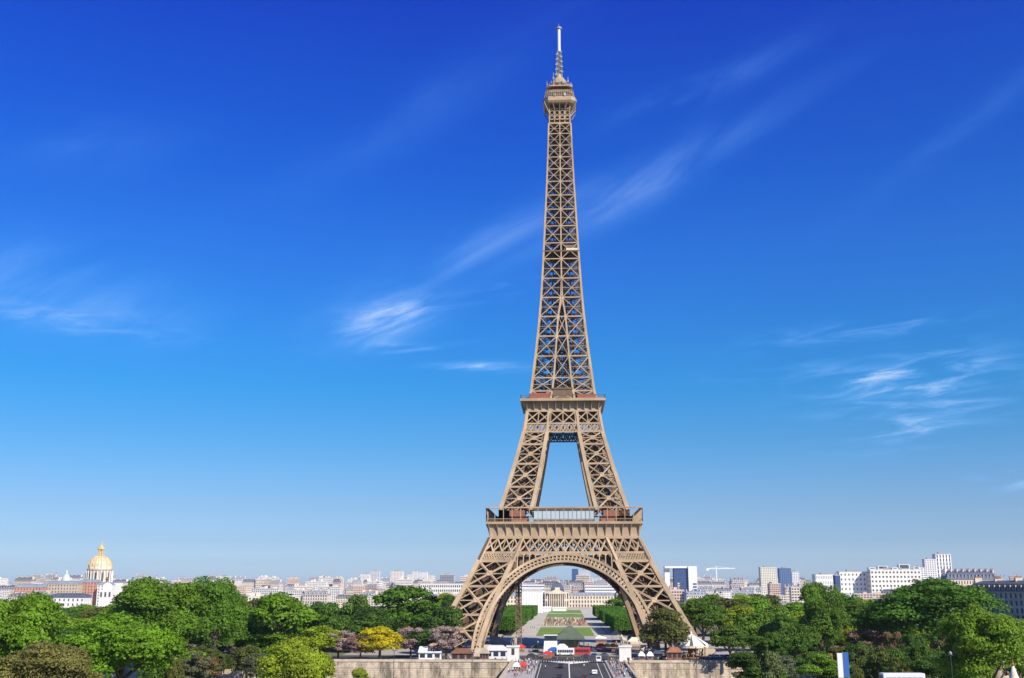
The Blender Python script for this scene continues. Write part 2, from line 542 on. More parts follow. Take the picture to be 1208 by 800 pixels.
# the pale traffic island that splits the lanes
mb = MB()
i = len(mb.v)
mb.v += [(1.25, -103, 0.0), (9, -92.5, 0.0), (-6.5, -92.5, 0.0), (1.25, -103, 0.16), (9, -92.5, 0.16), (-6.5, -92.5, 0.16)]
mb.f += [(3, 4, 5), (0, 1, 4, 3), (1, 2, 5, 4), (2, 0, 3, 5)]; mb.m += [0] * 4
tag(mb.build('traffic_island', M['stone_w']), kind='structure')

# embankment walls
def wall_len(x0, x1, label):
    t = thing('embankment_wall', ((x0 + x1) / 2, WALL_Y, -11), label, 'wall')
    mb = MB(); mb.b2((x0, WALL_Y - 0.9, -11), (x1, WALL_Y - 0.02, 0.05))
    mb.b2((x0, WALL_Y - 1.0, -2.2), (x1, WALL_Y - 0.903, -1.9))
    P(mb, 'wall_face', M['embank'], t)
    mb = MB(); mb.b2((x0, WALL_Y - 1.1, 0.055), (x1, WALL_Y + 0.5, 0.35)); P(mb, 'coping', M['stone'], t)
    mb = MB(); mb.b2((x0, WALL_Y - 0.55, 0.355), (x1, WALL_Y - 0.1, 1.0)); P(mb, 'parapet', M['stone'], t)
    return t
wall_len(-520, BX0 - 2, 'long stained stone embankment wall left of the bridge')
wall_len(BX1 + 2, 520, 'long stained stone embankment wall right of the bridge')

# ------------------------------------------------------------------ the iron tower
PRO = [(0, 59.0), (8, 54.6), (19.4, 48.5), (31, 42.4), (43.2, 36.5), (50, 33.6), (57, 31.2), (63.3, 29.0), (80, 23.9), (100, 18.72), (110.5, 17.08), (120.3, 15.25),
       (138.4, 13.06), (152, 11.6), (164.8, 10.43), (178, 9.6), (191.7, 8.85), (210, 7.94), (232.5, 6.87), (248, 6.25), (265.4, 5.71), (276, 5.45)]
PIN = [(0, 38.0), (20, 31.6), (36, 25), (43.7, 21), (63.3, 14.7), (80, 11.2), (100, 7.57), (110.5, 6.76), (120, 5.1), (127, 4.2), (138, 3.36), (158.7, 1.85), (171, 0.0), (300, 0.0)]
def lerp(tab, z):
    if z <= tab[0][0]: return tab[0][1]
    for (a, va), (b, vb) in zip(tab, tab[1:]):
        if z <= b: return va + (vb - va) * (z - a) / (b - a)
    return tab[-1][1]
def ho(z): return lerp(PRO, z)
def hi_(z): return lerp(PIN, z)

T = thing('lattice_tower', (0, 0, 0), 'very tall tan wrought iron lattice tower on four arched legs', 'tower')
IR = M['iron']

def leg_section(zs, cw, dw, hw, name, kname):
    # front-left leg; chords at the four corners, braced panels on the four sides
    ch = MB(); br = MB(); inn = MB()
    def corners(z):
        o, i = ho(z), hi_(z)
        return [Vector((-o, -o, z)), Vector((-i, -o, z)), Vector((-i, -i, z)), Vector((-o, -i, z))]
    for a, b in zip(zs, zs[1:]):
        A, B = corners(a), corners(b)
        for k in range(4):
            p, q, r, s = A[k], A[(k + 1) % 4], B[k], B[(k + 1) % 4]
            mbx = br if k in (0, 3) else inn  # inward sides take the darker copy, shade by colour
            mbx.bar(p, s, dw, dw * 0.6); mbx.bar(q, r, dw, dw * 0.6)
            mbx.bar(r, s, hw, hw)
            m1, m2 = (p + r) / 2, (q + s) / 2
            mbx.bar(m1, m2, hw * 0.45, hw * 0.45)
            # gusset at the crossing
            c = (p + q + r + s) / 4
            n = (q - p).cross(r - p).normalized()
            mbx.bar(c - n * dw * 0.45, c + n * dw * 0.45, dw * 1.9, dw * 1.9)
            # secondary lattice
            mbx.bar((p + q) / 2, m1, hw * 0.32); mbx.bar((p + q) / 2, m2, hw * 0.32)
            mbx.bar((r + s) / 2, m1, hw * 0.32); mbx.bar((r + s) / 2, m2, hw * 0.32)
        inn.bar(A[0], B[2], dw * 0.5); inn.bar(A[1], B[3], dw * 0.5)
        inn.bar(B[0], B[2], dw * 0.45); inn.bar(B[1], B[3], dw * 0.45)
    o = br.build(name, IR, T)
    for k in range(4):
        cg = MB()
        for a, b in zip(zs, zs[1:]):
            p, q = corners(a)[k], corners(b)[k]
            cg.bar(p, q + (q - p) * 0.01, cw, cw, up=(1, 0, 0))
        cg.build('corner_girder', IR, o)
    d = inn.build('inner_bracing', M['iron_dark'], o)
    # lift track and stairs climbing inside the leg
    tr = MB()
    for a, b in zip(zs, zs[1:]):
        A, B = sum(corners(a), Vector()) / 4, sum(corners(b), Vector()) / 4
        for dx, dy in ((-2.0, -1.2), (2.0, -1.2), (-2.0, 1.6), (2.0, 1.6)):
            tr.bar(A + Vector((dx, dy, 0)), B + Vector((dx, dy, 0)), 0.55, 1.0)
        n = 5
        for j in range(n):
            p = A.lerp(B, j / n)
            tr.bar(p + Vector((-2.4, 0, 0)), p + Vector((2.4, 0, 0)), 0.5, 3.0)
            q = A.lerp(B, (j + 0.5) / n)
            tr.bar(p + Vector((-3.2, 2.2, 0)), q + Vector((3.2, 2.2, 0)), 0.7, 0.5)
            tr.bar(q + Vector((3.2, 2.2, 0)), A.lerp(B, (j + 1) / n) + Vector((-3.2, 2.2, 0)), 0.7, 0.5)
    tr.build('lift_track', M['iron_shaded'], o)
    return o

zl = [3.5, 16.5, 28.5, 39.4]
lower = leg_section(zl, 1.9, 1.25, 1.0, 'leg', 'lower')
for p in ((-59.5, -59.5), (-35.5, -59.5), (-35.5, -35.5), (-59.5, -35.5)):
    ft = MB(); ft.box((p[0], p[1], 1.6), (6, 6, 3.2), taper=0.8)
    ft.build('footing', M['stone'], lower)
spin4(lower)
zu = [57.5, 62.5, 73.5, 84.5, 94, 100.2, 110.5]
upper = leg_section(zu[1:5] + [100.2], 1.7, 1.05, 0.85, 'upper_leg', 'upper')
spin4(upper)

# lattice helpers on an inclined face at y = -ho(z)
def fp(x, z, off=0.0): return Vector((x, -ho(z) + off, z))
def lattice_band(mb, z0, z1, n, w, x0f=-1, x1f=1, off=0.0, double=True):
    for k in range(n):
        a0 = x0f + (x1f - x0f) * k / n; a1 = x0f + (x1f - x0f) * (k + 1) / n
        p, q = fp(a0 * ho(z0), z0, off), fp(a1 * ho(z0), z0, off)
        r, s = fp(a0 * ho(z1), z1, off), fp(a1 * ho(z1), z1, off)
        mb.bar(p, s, w); mb.bar(q, r, w)
        if double:
            m1, m2, m3, m4 = (p + q) / 2, (q + s) / 2, (r + s) / 2, (p + r) / 2
            mb.bar(m1, m2, w * 0.8); mb.bar(m2, m3, w * 0.8); mb.bar(m3, m4, w * 0.8); mb.bar(m4, m1, w * 0.8)
def rail(mb, z, w, h, off=0.0, ext=0.3):
    mb.bar(fp(-ho(z) - ext, z, off), fp(ho(z) + ext, z, off), w, h)

# first girder with its two lattice bands
g = MB()
for z, h in ((39.6, 0.9), (43.2, 1.0), (49.8, 0.9)):
    if z < 40:                        # the low band runs only across the legs
        for s in (-1, 1):
            g.bar(fp(s * (ho(z) + 0.3), z, -0.1), fp(s * 21.6, z, -0.1), 0.9, h)
    else:
        rail(g, z, 0.9, h, -0.1)
lattice_band(g, 43.7, 49.4, 18, 0.62, off=-0.05, double=False)
for k in range(19):
    a = -1 + 2 * k / 18
    g.bar(fp(a * ho(43.4), 43.4, -0.1), fp(a * ho(49.6), 49.6, -0.1), 0.26)
for s in (-1, 1):
    f0 = 21.6 / ho(41)
    if s < 0: lattice_band(g, 40.0, 42.8, 7, 0.36, -1, -f0, -0.05, True)
    else: lattice_band(g, 40.0, 42.8, 7, 0.36, f0, 1, -0.05, True)
    g.bar(fp(s * hi_(39), 39, -0.2), fp(s * hi_(49.8), 49.8, -0.2), 1.7, 0.9)
    g.bar(fp(s * ho(39), 39, -0.15), fp(s * ho(49.8), 49.8, -0.15), 1.9, 0.9)
g1 = g.build('first_girder', IR, T); spin4(g1)
g = MB()                                # inner face of the same girder, its shade put into the colour
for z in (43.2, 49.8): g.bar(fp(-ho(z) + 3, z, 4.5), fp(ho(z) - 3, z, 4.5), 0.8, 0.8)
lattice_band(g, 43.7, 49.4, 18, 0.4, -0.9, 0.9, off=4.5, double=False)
spin4(g.build('inner_girder', M['iron_shaded'], T))

# arch: two rims, radial lattice between them, a soffit behind, deepened and coloured dark for its shade
def ap(R, t, off=0.0): return fp((R - 3.2) * cos(t), max(0.2, R * sin(t)), off)
a = MB(); sof = MB()
NA = 66
ts = [RAD(3) + (pi - RAD(6)) * k / NA for k in range(NA + 1)]
for t0, t1 in zip(ts, ts[1:]):
    a.bar(ap(42.5, t0, -0.5), ap(42.5, t1, -0.5), 1.1, 1.1, up=(0, 1, 0))
    a.bar(ap(39.35, t0, -0.5), ap(39.35, t1, -0.5), 1.0, 1.1, up=(0, 1, 0))
    a.bar(ap(40.9, t0, -0.4), ap(40.9, t1, -0.4), 0.4, 0.4, up=(0, 1, 0))
    a.bar(ap(39.3, t0, -0.45), ap(42.5, t0, -0.45), 0.5, 0.4, up=(0, 1, 0))
    a.bar(ap(39.4, t0, -0.3), ap(42.4, t1, -0.3), 0.28, 0.2, up=(0, 1, 0))
    # back plate of the ring and the soffit
    sof.face([ap(38.9, t0, 0.1), ap(38.9, t1, 0.1), ap(38.9, t1, 8.4), ap(38.9, t0, 8.4)])
    for o_ in (1.4, 3.4, 5.6):
        sof.bar(ap(38.7, t0, o_), ap(38.7, t1, o_), 0.25, 0.25, up=(0, 1, 0))
    sof.bar(ap(38.6, t0, 0.2), ap(38.6, t0, 8.4), 0.35, 0.35)
    sof.bar(ap(38.9, t0, 8.4), ap(38.9, t1, 8.4), 0.8, 0.8, up=(0, 1, 0))
    sof.face([ap(39.3, t0, 0.25), ap(39.3, t1, 0.25), ap(42.4, t1, 0.25), ap(42.4, t0, 0.25)])
ar = a.build('arch', IR, T)
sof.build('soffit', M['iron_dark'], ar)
# spandrel arcade between arch and girder
for s in (-1, 1):
    sp = MB(); bk = MB()
    x = 7.5
    while x < 30:
        for xx in (x,):
            zt = 42.6 if xx < 21.4 else 43.2 - (xx - 20.8) * 3.05
            zb = 42.7 * sqrt(max(0, 1 - (xx / 39.4) ** 2))
            if zt - zb > 0.5 and xx < 27 and xx > 12:
                x2 = xx + 2.7; zc2 = 42.7 * sqrt(max(0, 1 - (x2 / 39.4) ** 2)); zt3 = 42.6 if x2 < 21.4 else 43.2 - (x2 - 20.8) * 3.05
                if zt3 > zc2: bk.face([fp(s * xx, zb, 3.4), fp(s * x2, zc2, 3.4), fp(s * x2, zt3, 3.4), fp(s * xx, zt, 3.4)])
            if zt - zb > 0.5:
                sp.bar(fp(s * xx, zb - 0.3, -0.3), fp(s * xx, zt, -0.3), 0.42, 0.5)
            xn = x + 2.7
            zb2 = 42.7 * sqrt(max(0, 1 - (xn / 39.4) ** 2))
            zt2 = 42.6 if xn < 21.4 else 43.2 - (xn - 20.8) * 3.05
            top = min(zt, zt2)
            if top - max(zb, zb2) > 0.4 and xn < 27:
                # rounded head of each opening: quads between the straight top and a half round
                r = 1.15; cx = x + 1.35
                cz = top - 1.3
                prev = None
                for j in range(9):
                    t = pi * j / 8
                    q = (cx + r * cos(t), max(cz + r * sin(t), min(zb, zb2)))
                    if prev:
                        sp.face([fp(s * prev[0], prev[1], -0.35), fp(s * q[0], q[1], -0.35), fp(s * q[0], top + 0.05, -0.35), fp(s * prev[0], top + 0.05, -0.35)])
                    prev = q
        x += 2.7
    sp.build('spandrel', IR, ar); bk.build('inner_web', M['iron_dark'], ar)  # backing plates added in dark iron so the openings read dark
spin4(ar)

# first platform: frieze with corbels, slab, gallery
fr = MB()
NB = 18
zb, zt = 50.3, 55.9
yb, yt = ho(50.3) + 0.15, 34.3
N = 8
def frz(z):                            # concave cove between girder and slab
    t = (z - zb) / (zt - zb)
    return yb + (yt - yb) * t ** 2.2
zz = [zb + (zt - zb) * k / N for k in range(N + 1)]
for z0, z1 in zip(zz, zz[1:]):
    a0, a1 = frz(z0), frz(z1)
    fr.face([(-a0, -a0, z0), (a0, -a0, z0), (a1, -a1, z1), (-a1, -a1, z1)])
for k in range(NB + 1):
    f = -1 + 2 * k / NB
    for z0, z1 in zip(zz, zz[1:]):
        t0, t1 = (z0 - zb) / (zt - zb), (z1 - zb) / (zt - zb)
        d0, d1 = 0.25 + 1.1 * t0 ** 1.2, 0.25 + 1.1 * t1 ** 1.2
        a0, a1 = frz(z0), frz(z1)
        for sx in (-0.16, 0.16):
            fr.face([(f * a0 + sx, -a0, z0), (f * a1 + sx, -a1, z1), (f * a1 + sx, -a1 - d1, z1), (f * a0 + sx, -a0 - d0, z0)])
        fr.face([(f * a0 - 0.16, -a0 - d0, z0), (f * a0 + 0.16, -a0 - d0, z0), (f * a1 + 0.16, -a1 - d1, z1), (f * a1 - 0.16, -a1 - d1, z1)])
fr.bar((-yb - 0.3, -yb - 0.25, zb), (yb + 0.3, -yb - 0.25, zb), 0.6, 0.5)
spin4(fr.build('frieze', IR, T))
d = MB()
for k in range(4):
    A = Matrix.Rotation(k * pi / 2, 3, 'Z')
    i = len(d.v)
    pts = [(-35.5, -35.5), (35.5, -35.5), (17, -17), (-17, -17)]
    for z in (55.92, 57.0):
        for x, y in pts: d.v.append(tuple(A @ Vector((x, y, z))))
    for q in ((0, 3, 2, 1), (4, 5, 6, 7), (0, 1, 5, 4), (2, 3, 7, 6)):
        d.f.append(tuple(i + j for j in q)); d.m.append(0)
d.build('first_platform', IR, T)
ga = MB(); G1 = 35.3
for k in range(37):
    x = -G1 + 2 * G1 * k / 36
    if k % 2 == 0: ga.bar((x, -G1, 57.0), (x, -G1, 63.2), 0.3)
ga.bar((-G1 - 0.2, -G1, 63.3), (G1 + 0.2, -G1, 63.3), 0.7, 0.55)
ga.bar((-G1, -G1, 58.3), (G1, -G1, 58.3), 0.18, 0.2)
for k in range(109):
    x = -G1 + 2 * G1 * k / 108
    ga.bar((x, -G1, 57.0), (x, -G1, 58.3), 0.09)
gal = ga.build('gallery', IR, T)
rf = MB()
rf.b2((-G1, -G1 + .2, 63.0), (G1, -G1 + 0.9, 63.25))
rf.build('gallery_roof', M['iron_dark'], gal)
spin4(gal)
# the pavilions on the first platform
for k in range(4):
    A = k * pi / 2
    p = MB()
    p.b2((-13.8, -29.6, 57.0), (13.8, -22, 62.6))
    o = p.build('glass_pavilion', M['glass_pale'], T, rz=A)
    q = MB(); q.b2((-14.4, -30.2, 62.65), (14.4, -21.6, 63.3))
    for j in range(15):
        x = -13.8 + 27.6 * j / 14
        q.b2((x - 0.08, -29.75, 57), (x + 0.08, -29.62, 62.6))
    q.build('pavilion_frame', M['iron_dark'], o)
    for s in (-1, 1):
        p = MB(); p.b2((s * 17, -31, 57.0), (s * 31, -24, 59.6)); p.b2((s * 18, -30, 59.6), (s * 30, -25, 62.4), 1)
        p.build('platform_shop', [M['red_paint'], M['brown_wood']], T, rz=A)

# second girder and platform
g = MB()
for z, h in ((100.2, 0.7), (104.2, 0.7), (110.4, 0.8)):
    rail(g, z, 0.7, h, -0.1)
lattice_band(g, 100.5, 103.9, 24, 0.3, off=-0.05, double=False)
lattice_band(g, 100.5, 103.9, 12, 0.3, off=-0.05, double=False)
for k in range(7):
    f = -1 + 2 * k / 6
    g.bar(fp(f * ho(104.3), 104.3, -0.1), fp(f * ho(110.3), 110.3, -0.1), 0.4)
lattice_band(g, 104.6, 110.0, 6, 0.5, off=-0.05, double=False)
for s in (-1, 1):
    g.bar(fp(s * hi_(100), 100, -0.2), fp(s * hi_(110.4), 110.4, -0.2), 1.2, 0.7)
    g.bar(fp(s * ho(100), 100, -0.15), fp(s * ho(110.4), 110.4, -0.15), 1.7, 0.8)
spin4(g.build('second_girder', IR, T))
g = MB()
lattice_band(g, 100.5, 103.9, 14, 0.35, -0.42, 0.42, off=3.2, double=False)
lattice_band(g, 104.6, 110.0, 6, 0.5, -0.9, 0.9, off=3.2, double=False)
spin4(g.build('inner_girder', M['iron_shaded'], T))
fr = MB()
zb, zt = 110.8, 114.9
yb, yt = ho(110.8) + 0.1, 17.6
zz = [zb + (zt - zb) * k / N for k in range(N + 1)]
for z0, z1 in zip(zz, zz[1:]):
    a0, a1 = frz(z0), frz(z1)
    fr.face([(-a0, -a0, z0), (a0, -a0, z0), (a1, -a1, z1), (-a1, -a1, z1)])
for k in range(11):
    f = -1 + 2 * k / 10
    for z0, z1 in zip(zz, zz[1:]):
        t0, t1 = (z0 - zb) / (zt - zb), (z1 - zb) / (zt - zb)
        d0, d1 = 0.6 + 1.9 * t0 ** 1.2, 0.6 + 1.9 * t1 ** 1.2
        a0, a1 = frz(z0), frz(z1)
        for sx in (-0.2, 0.2):
            fr.face([(f * a0 + sx, -a0, z0), (f * a1 + sx, -a1, z1), (f * a1 + sx, -a1 - d1, z1), (f * a0 + sx, -a0 - d0, z0)])
        fr.face([(f * a0 - 0.2, -a0 - d0, z0), (f * a0 + 0.2, -a0 - d0, z0), (f * a1 + 0.2, -a1 - d1, z1), (f * a1 - 0.2, -a1 - d1, z1)])
spin4(fr.build('upper_frieze', IR, T))
d = MB(); d.b2((-20.4, -20.4, 114.9), (20.4, 20.4, 116.1)); d.b2((-19.6, -19.6, 116.1), (19.6, 19.6, 116.3)); d.build('second_platform', IR, T)
ga = MB(); G2 = 20.2
ga.bar((-G2, -G2, 117.7), (G2, -G2, 117.7), 0.25, 0.3)
for k in range(41):
    x = -G2 + 2 * G2 * k / 40
    ga.bar((x, -G2, 116.1), (x, -G2, 117.7), 0.12)
spin4(ga.build('railing', M['iron_dark'], T))
for lo_, hi2 in (((-16, -17, 116.3), (-6, -12, 119.2)), ((7, -17, 116.3), (16, -12, 118.6)), ((-16, 12, 116.3), (16, 17, 119)), ((-18, -6, 116.3), (-13, 8, 119)), ((13, -6, 116.3), (18, 8, 119))):
    MB().b2(lo_, hi2).build('platform_kiosk', M['red_paint'], T)
p = MB(); p.b2((-4.6, -16, 116.3), (4.6, -9, 121.2)); p.b2((-4.9, -16.3, 121.2), (4.9, -8.7, 122.0)); p.build('lift_house', M['iron_dark'], T)

# the tall column above the second platform
zc = [116.3, 120.5, 127.2, 138.2, 148.5, 158.7, 168.7, 178.8, 189.2, 197.7, 206.9, 216.0, 223.8, 231.4, 238.3, 245.0, 251.6, 258.2, 264.0]
ch = MB(); ci = [MB(), MB(), MB()]; br = MB()
for a_, b_ in zip(zc, zc[1:]):
    oa, ob, ia, ib = ho(a_), ho(b_), hi_(a_), hi_(b_)
    w = 1.15 - 0.45 * (a_ - 116) / 150
    ch.bar((-oa, -oa, a_), (-ob, -ob, b_ + 0.05), w, w, up=(1, 0, 0))
    if ia > 0.2:
        ci[0].bar((-ia, -oa, a_), (-ib, -ob, b_), w * 0.75, w * 0.75, up=(1, 0, 0)); ci[1].bar((ia, -oa, a_), (ib, -ob, b_), w * 0.75, w * 0.75, up=(1, 0, 0))
    else:
        ci[2].bar((0, -oa, a_), (0, -ob, b_), w * 0.8, w * 0.7, up=(1, 0, 0))
    dw = 0.72 - 0.28 * (a_ - 116) / 150
    segs = [(-1, 'L'), (1, 'R')]
    for s in (-1, 1):
        p, q = Vector((s * oa, -oa, a_)), Vector((s * ia, -oa, a_))
        r, t = Vector((s * ob, -ob, b_)), Vector((s * ib, -ob, b_))
        br.bar(p, t, dw, dw * 0.6); br.bar(q, r, dw, dw * 0.6)
        br.bar(r, t, dw * 0.9, dw * 0.9)
        br.bar((p + r) / 2, (q + t) / 2, dw * 0.35)
    if ia > 0.9:
        p, q = Vector((-ia, -oa, a_)), Vector((ia, -oa, a_))
        r, t = Vector((-ib, -ob, b_)), Vector((ib, -ob, b_))
        br.bar(p, t, dw * 0.8, dw * 0.5); br.bar(q, r, dw * 0.8, dw * 0.5); br.bar(r, t, dw * 0.8)
    nx = max(ib, 0.0)
    for x in {nx, -nx}:
        br.box((x, -ob - 0.1, b_), (dw * 2.2, 0.5, dw * 2.4))
col = br.build('column_side', IR, T)
inn = MB()
for a_, b_ in zip(zc, zc[1:]):
    oa, ob = ho(a_), ho(b_); m_ = (a_ + b_) / 2; om = ho(m_)
    for f_ in (0.45, 0.12):
        for s in (-1, 1):
            inn.bar((s * oa * .98, -oa * f_, a_), (0, -om * f_, m_), 0.5, 0.3); inn.bar((0, -om * f_, m_), (s * ob * .98, -ob * f_, b_), 0.5, 0.3)
            inn.bar((0, -oa * f_, a_), (s * om * .98, -om * f_, m_), 0.5, 0.3); inn.bar((s * om * .98, -om * f_, m_), (0, -ob * f_, b_), 0.5, 0.3)
    inn.bar((-om, -om * .45, m_), (om, -om * .45, m_), 0.5, 0.5)
inn.build('inner_bracing', M['iron_shaded'], col)
ch.build('corner_girder', IR, col)
for c_ in ci: c_.build('inner_girder', IR, col)
spin4(col)
core = MB()
for sx in (-1, 1):
    for sy in (-1, 1):
        core.bar((sx * 2.6, sy * 2.6, 116), (sx * 1.9, sy * 1.9, 274), 0.5)
        core.bar((sx * 0.5, sy * 2.6, 116), (sx * 0.5, sy * 1.9, 274), 0.3)
z = 118
while z < 272:
    f = 2.6 - 0.7 * (z - 116) / 158
    core.bar((-f, -f, z), (f, -f, z + 2), 0.3); core.bar((f, -f, z + 2), (f, f, z + 4), 0.3)
    core.bar((f, f, z + 1), (-f, f, z + 3), 0.3); core.bar((-f, f, z + 3), (-f, -f, z + 5), 0.3)
    core.bar((-f, 0, z), (f, 0, z), 0.35, 0.8)
    z += 4.0
core.build('lift_shaft', M['iron_shaded'], T)
for z in zc[2:-1:1]:                    # floor frames inside the column
    pass
for z in zc[2:-1]:
    o = ho(z); dia = MB()
    dia.bar((-o, -o, z), (o, o, z), 0.4); dia.bar((o, -o, z), (-o, o, z), 0.4)
    dia.bar((-o * .5, -o, z), (-o * .5, o, z), 0.3); dia.bar((o * .5, -o, z), (o * .5, o, z), 0.3)
    dia.build('cross_frame', M['iron_shaded'], T)
ip = MB(); ip.b2((-9.3, -9.3, 193.0), (9.3, 9.3, 193.6)); ip.b2((1.5, -8.4, 193.6), (7.5, -4, 196.6)); ip.b2((-6, 2, 193.6), (3, 7, 197))
ip.build('intermediate_platform', M['iron_dark'], T)
ip = MB(); ip.b2((2.5, -9.2, 193.7), (8.4, -8.9, 194.7)); ip.build('platform_screen', M['cream_cloth'], T)

# summit
sm = MB()
sm.b2((-5.4, -5.4, 263.8), (5.4, 5.4, 264.8))
for z in (266.5, 268.2, 272.4): sm.b2((-5.5, -5.5, z), (5.5, 5.5, z + 0.35))
for k in range(4):
    A = Matrix.Rotation(k * pi / 2, 3, 'Z')
    for x in (-5.4, -2.7, 0, 2.7, 5.4):
        sm.bar(A @ Vector((x, -5.4, 264)), A @ Vector((x, -5.4, 275.4)), 0.55 if abs(x) > 5 else 0.35)
    for x in (-4.05, -1.35, 1.35, 4.05):
        prev = None
        for zc_ in (270.3, 267.5) :
            prev = None
            for j in range(11):
                t = 2 * pi * j / 10
                q = A @ Vector((x + 1.05 * cos(t), -5.45, zc_ + 1.2 * sin(t)))
                if prev: sm.bar(prev, q, 0.28)
                prev = q
    for x in (-5.4, 5.4):
        sm.bar(A @ Vector((x, -5.4, 269.5)), A @ Vector((x * 8.2 / 5.4, -8.2, 275.4)), 0.5)
    for x in (-2.7, 0, 2.7):
        sm.bar(A @ Vector((x, -5.4, 271.5)), A @ Vector((x * 1.4, -8.2, 275.4)), 0.35)
sm.build('summit_frame', IR, T)
sm = MB(); sm.b2((-4.6, -4.6, 264.8), (4.6, 4.6, 275.3)); sm.build('summit_core', M['iron_shaded'], T)
def octo(r, z0, z1, r1=None):
    mb = MB(); r1 = r1 or r
    c = 0.72
    pts = lambda R: [(-R * c, -R), (R * c, -R), (R, -R * c), (R, R * c), (R * c, R), (-R * c, R), (-R, R * c), (-R, -R * c)]
    a, b = pts(r), pts(r1)
    mb.v += [(x, y, z0) for x, y in a] + [(x, y, z1) for x, y in b]
    mb.f += [tuple(reversed(range(8))), tuple(range(8, 16))] + [(j, (j + 1) % 8, 8 + (j + 1) % 8, 8 + j) for j in range(8)]
    mb.m += [0] * 10
    return mb
octo(7.9, 274.9, 276.0, 8.6).build('summit_platform', IR, T)
o = octo(8.3, 276.0, 278.3).build('summit_gallery', IR, T)
m = octo(6.5, 278.3, 281.2)
o = m.build('summit_cabin', M['iron_dark'], T)
w_ = MB()
for k in range(4):
    A = Matrix.Rotation(k * pi / 2, 3, 'Z')
    for j in range(13):
        x = -7 + 14 * j / 12
        w_.bar(A @ Vector((x * .95, -7.8, 278.3)), A @ Vector((x * .9, -7.0, 282.4)), 0.16)
    for z in (279.4, 280.4, 281.4, 282.4):
        w_.bar(A @ Vector((-6.6, -7.6 + (z - 279) * .17, z)), A @ Vector((6.6, -7.6 + (z - 279) * .17, z)), 0.16)
w_.build('safety_cage', IR, T)
octo(6.9, 281.2, 282.0, 7.1).build('cabin_roof', IR, T)
octo(5.7, 282.0, 284.8, 5.4).build('upper_cabin', M['iron_shaded'], T)
octo(6.9, 284.8, 285.5, 6.5).build('upper_gallery', IR, T)
octo(5.3, 285.5, 288.0, 4.5).build('machine_room', M['iron_dark'], T)
mb = MB(); mb.lathe([(4.8, 288.0), (4.6, 288.6), (3.9, 290.2), (2.8, 291.6), (2.0, 292.6), (1.7, 294.2)], 16); mb.build('cupola', IR, T)
for k in range(14):
    an = MB()
    t = 2 * pi * k / 14 + 0.2
    R = 6.7 if k % 2 else 6.0
    z0 = 285.4; h = (5.0, 3.0, 7.5, 4.0, 2.6, 6.0, 3.4)[k % 7]
    an.bar((R * cos(t), R * sin(t), z0), (R * cos(t), R * sin(t), z0 + h), 0.28)
    an.box((R * cos(t), R * sin(t), z0 + h * 0.55), (0.8, 0.8, 1.2))
    an.build('aerial', M['grey'], T)
for k in range(10):
    t = 2 * pi * k / 10
    an = MB(); an.box((8.5 * cos(t), 8.5 * sin(t), 279.2), (1.1, 1.1, 1.6), rz=t); an.build('dish_box', M['grey'], T)
    an = MB(); an.bar((5.2 * cos(t), 5.2 * sin(t), 287), (5.4 * cos(t), 5.4 * sin(t), 289.5), 0.3); an.build('aerial', M['grey'], T)
ms = MB()
for sx, sy in ((-1, -1), (1, -1), (1, 1), (-1, 1)):
    ms.bar((sx * 1.6, sy * 1.6, 293), (sx * 0.9, sy * 0.9, 308), 0.3)
z = 293.0; k = 0
while z < 307.5:
    f = 1.6 - 0.7 * (z - 293) / 15; s = 1 if k % 2 else -1
    for y in (-f, f):
        ms.bar((-f * s, y, z), (f * s, y, z + 1.5), 0.24); ms.bar((y, -f * s, z), (y, f * s, z + 1.5), 0.24)
    ms.box((0, 0, z), (2.2 * f, 2.2 * f, 0.28))
    ms.box((s * f, -f, z + 0.8), (1.2, 1.0, 0.9))
    z += 1.5; k += 1
ms.build('mast', M['grey'], T)
mb = MB(); mb.lathe([(0.85, 308), (0.85, 321.3)], 12); mb.build('antenna', M['mast'], T)
mb = MB(); mb.lathe([(1.5, 321.3), (1.5, 322.2), (0.9, 322.3), (0.9, 322.6), (0.12, 322.7), (0.12, 324.6)], 12); mb.bar((-1.9, 0, 321.8), (1.9, 0, 321.8), .3); mb.build('antenna_cap', M['grey'], T)

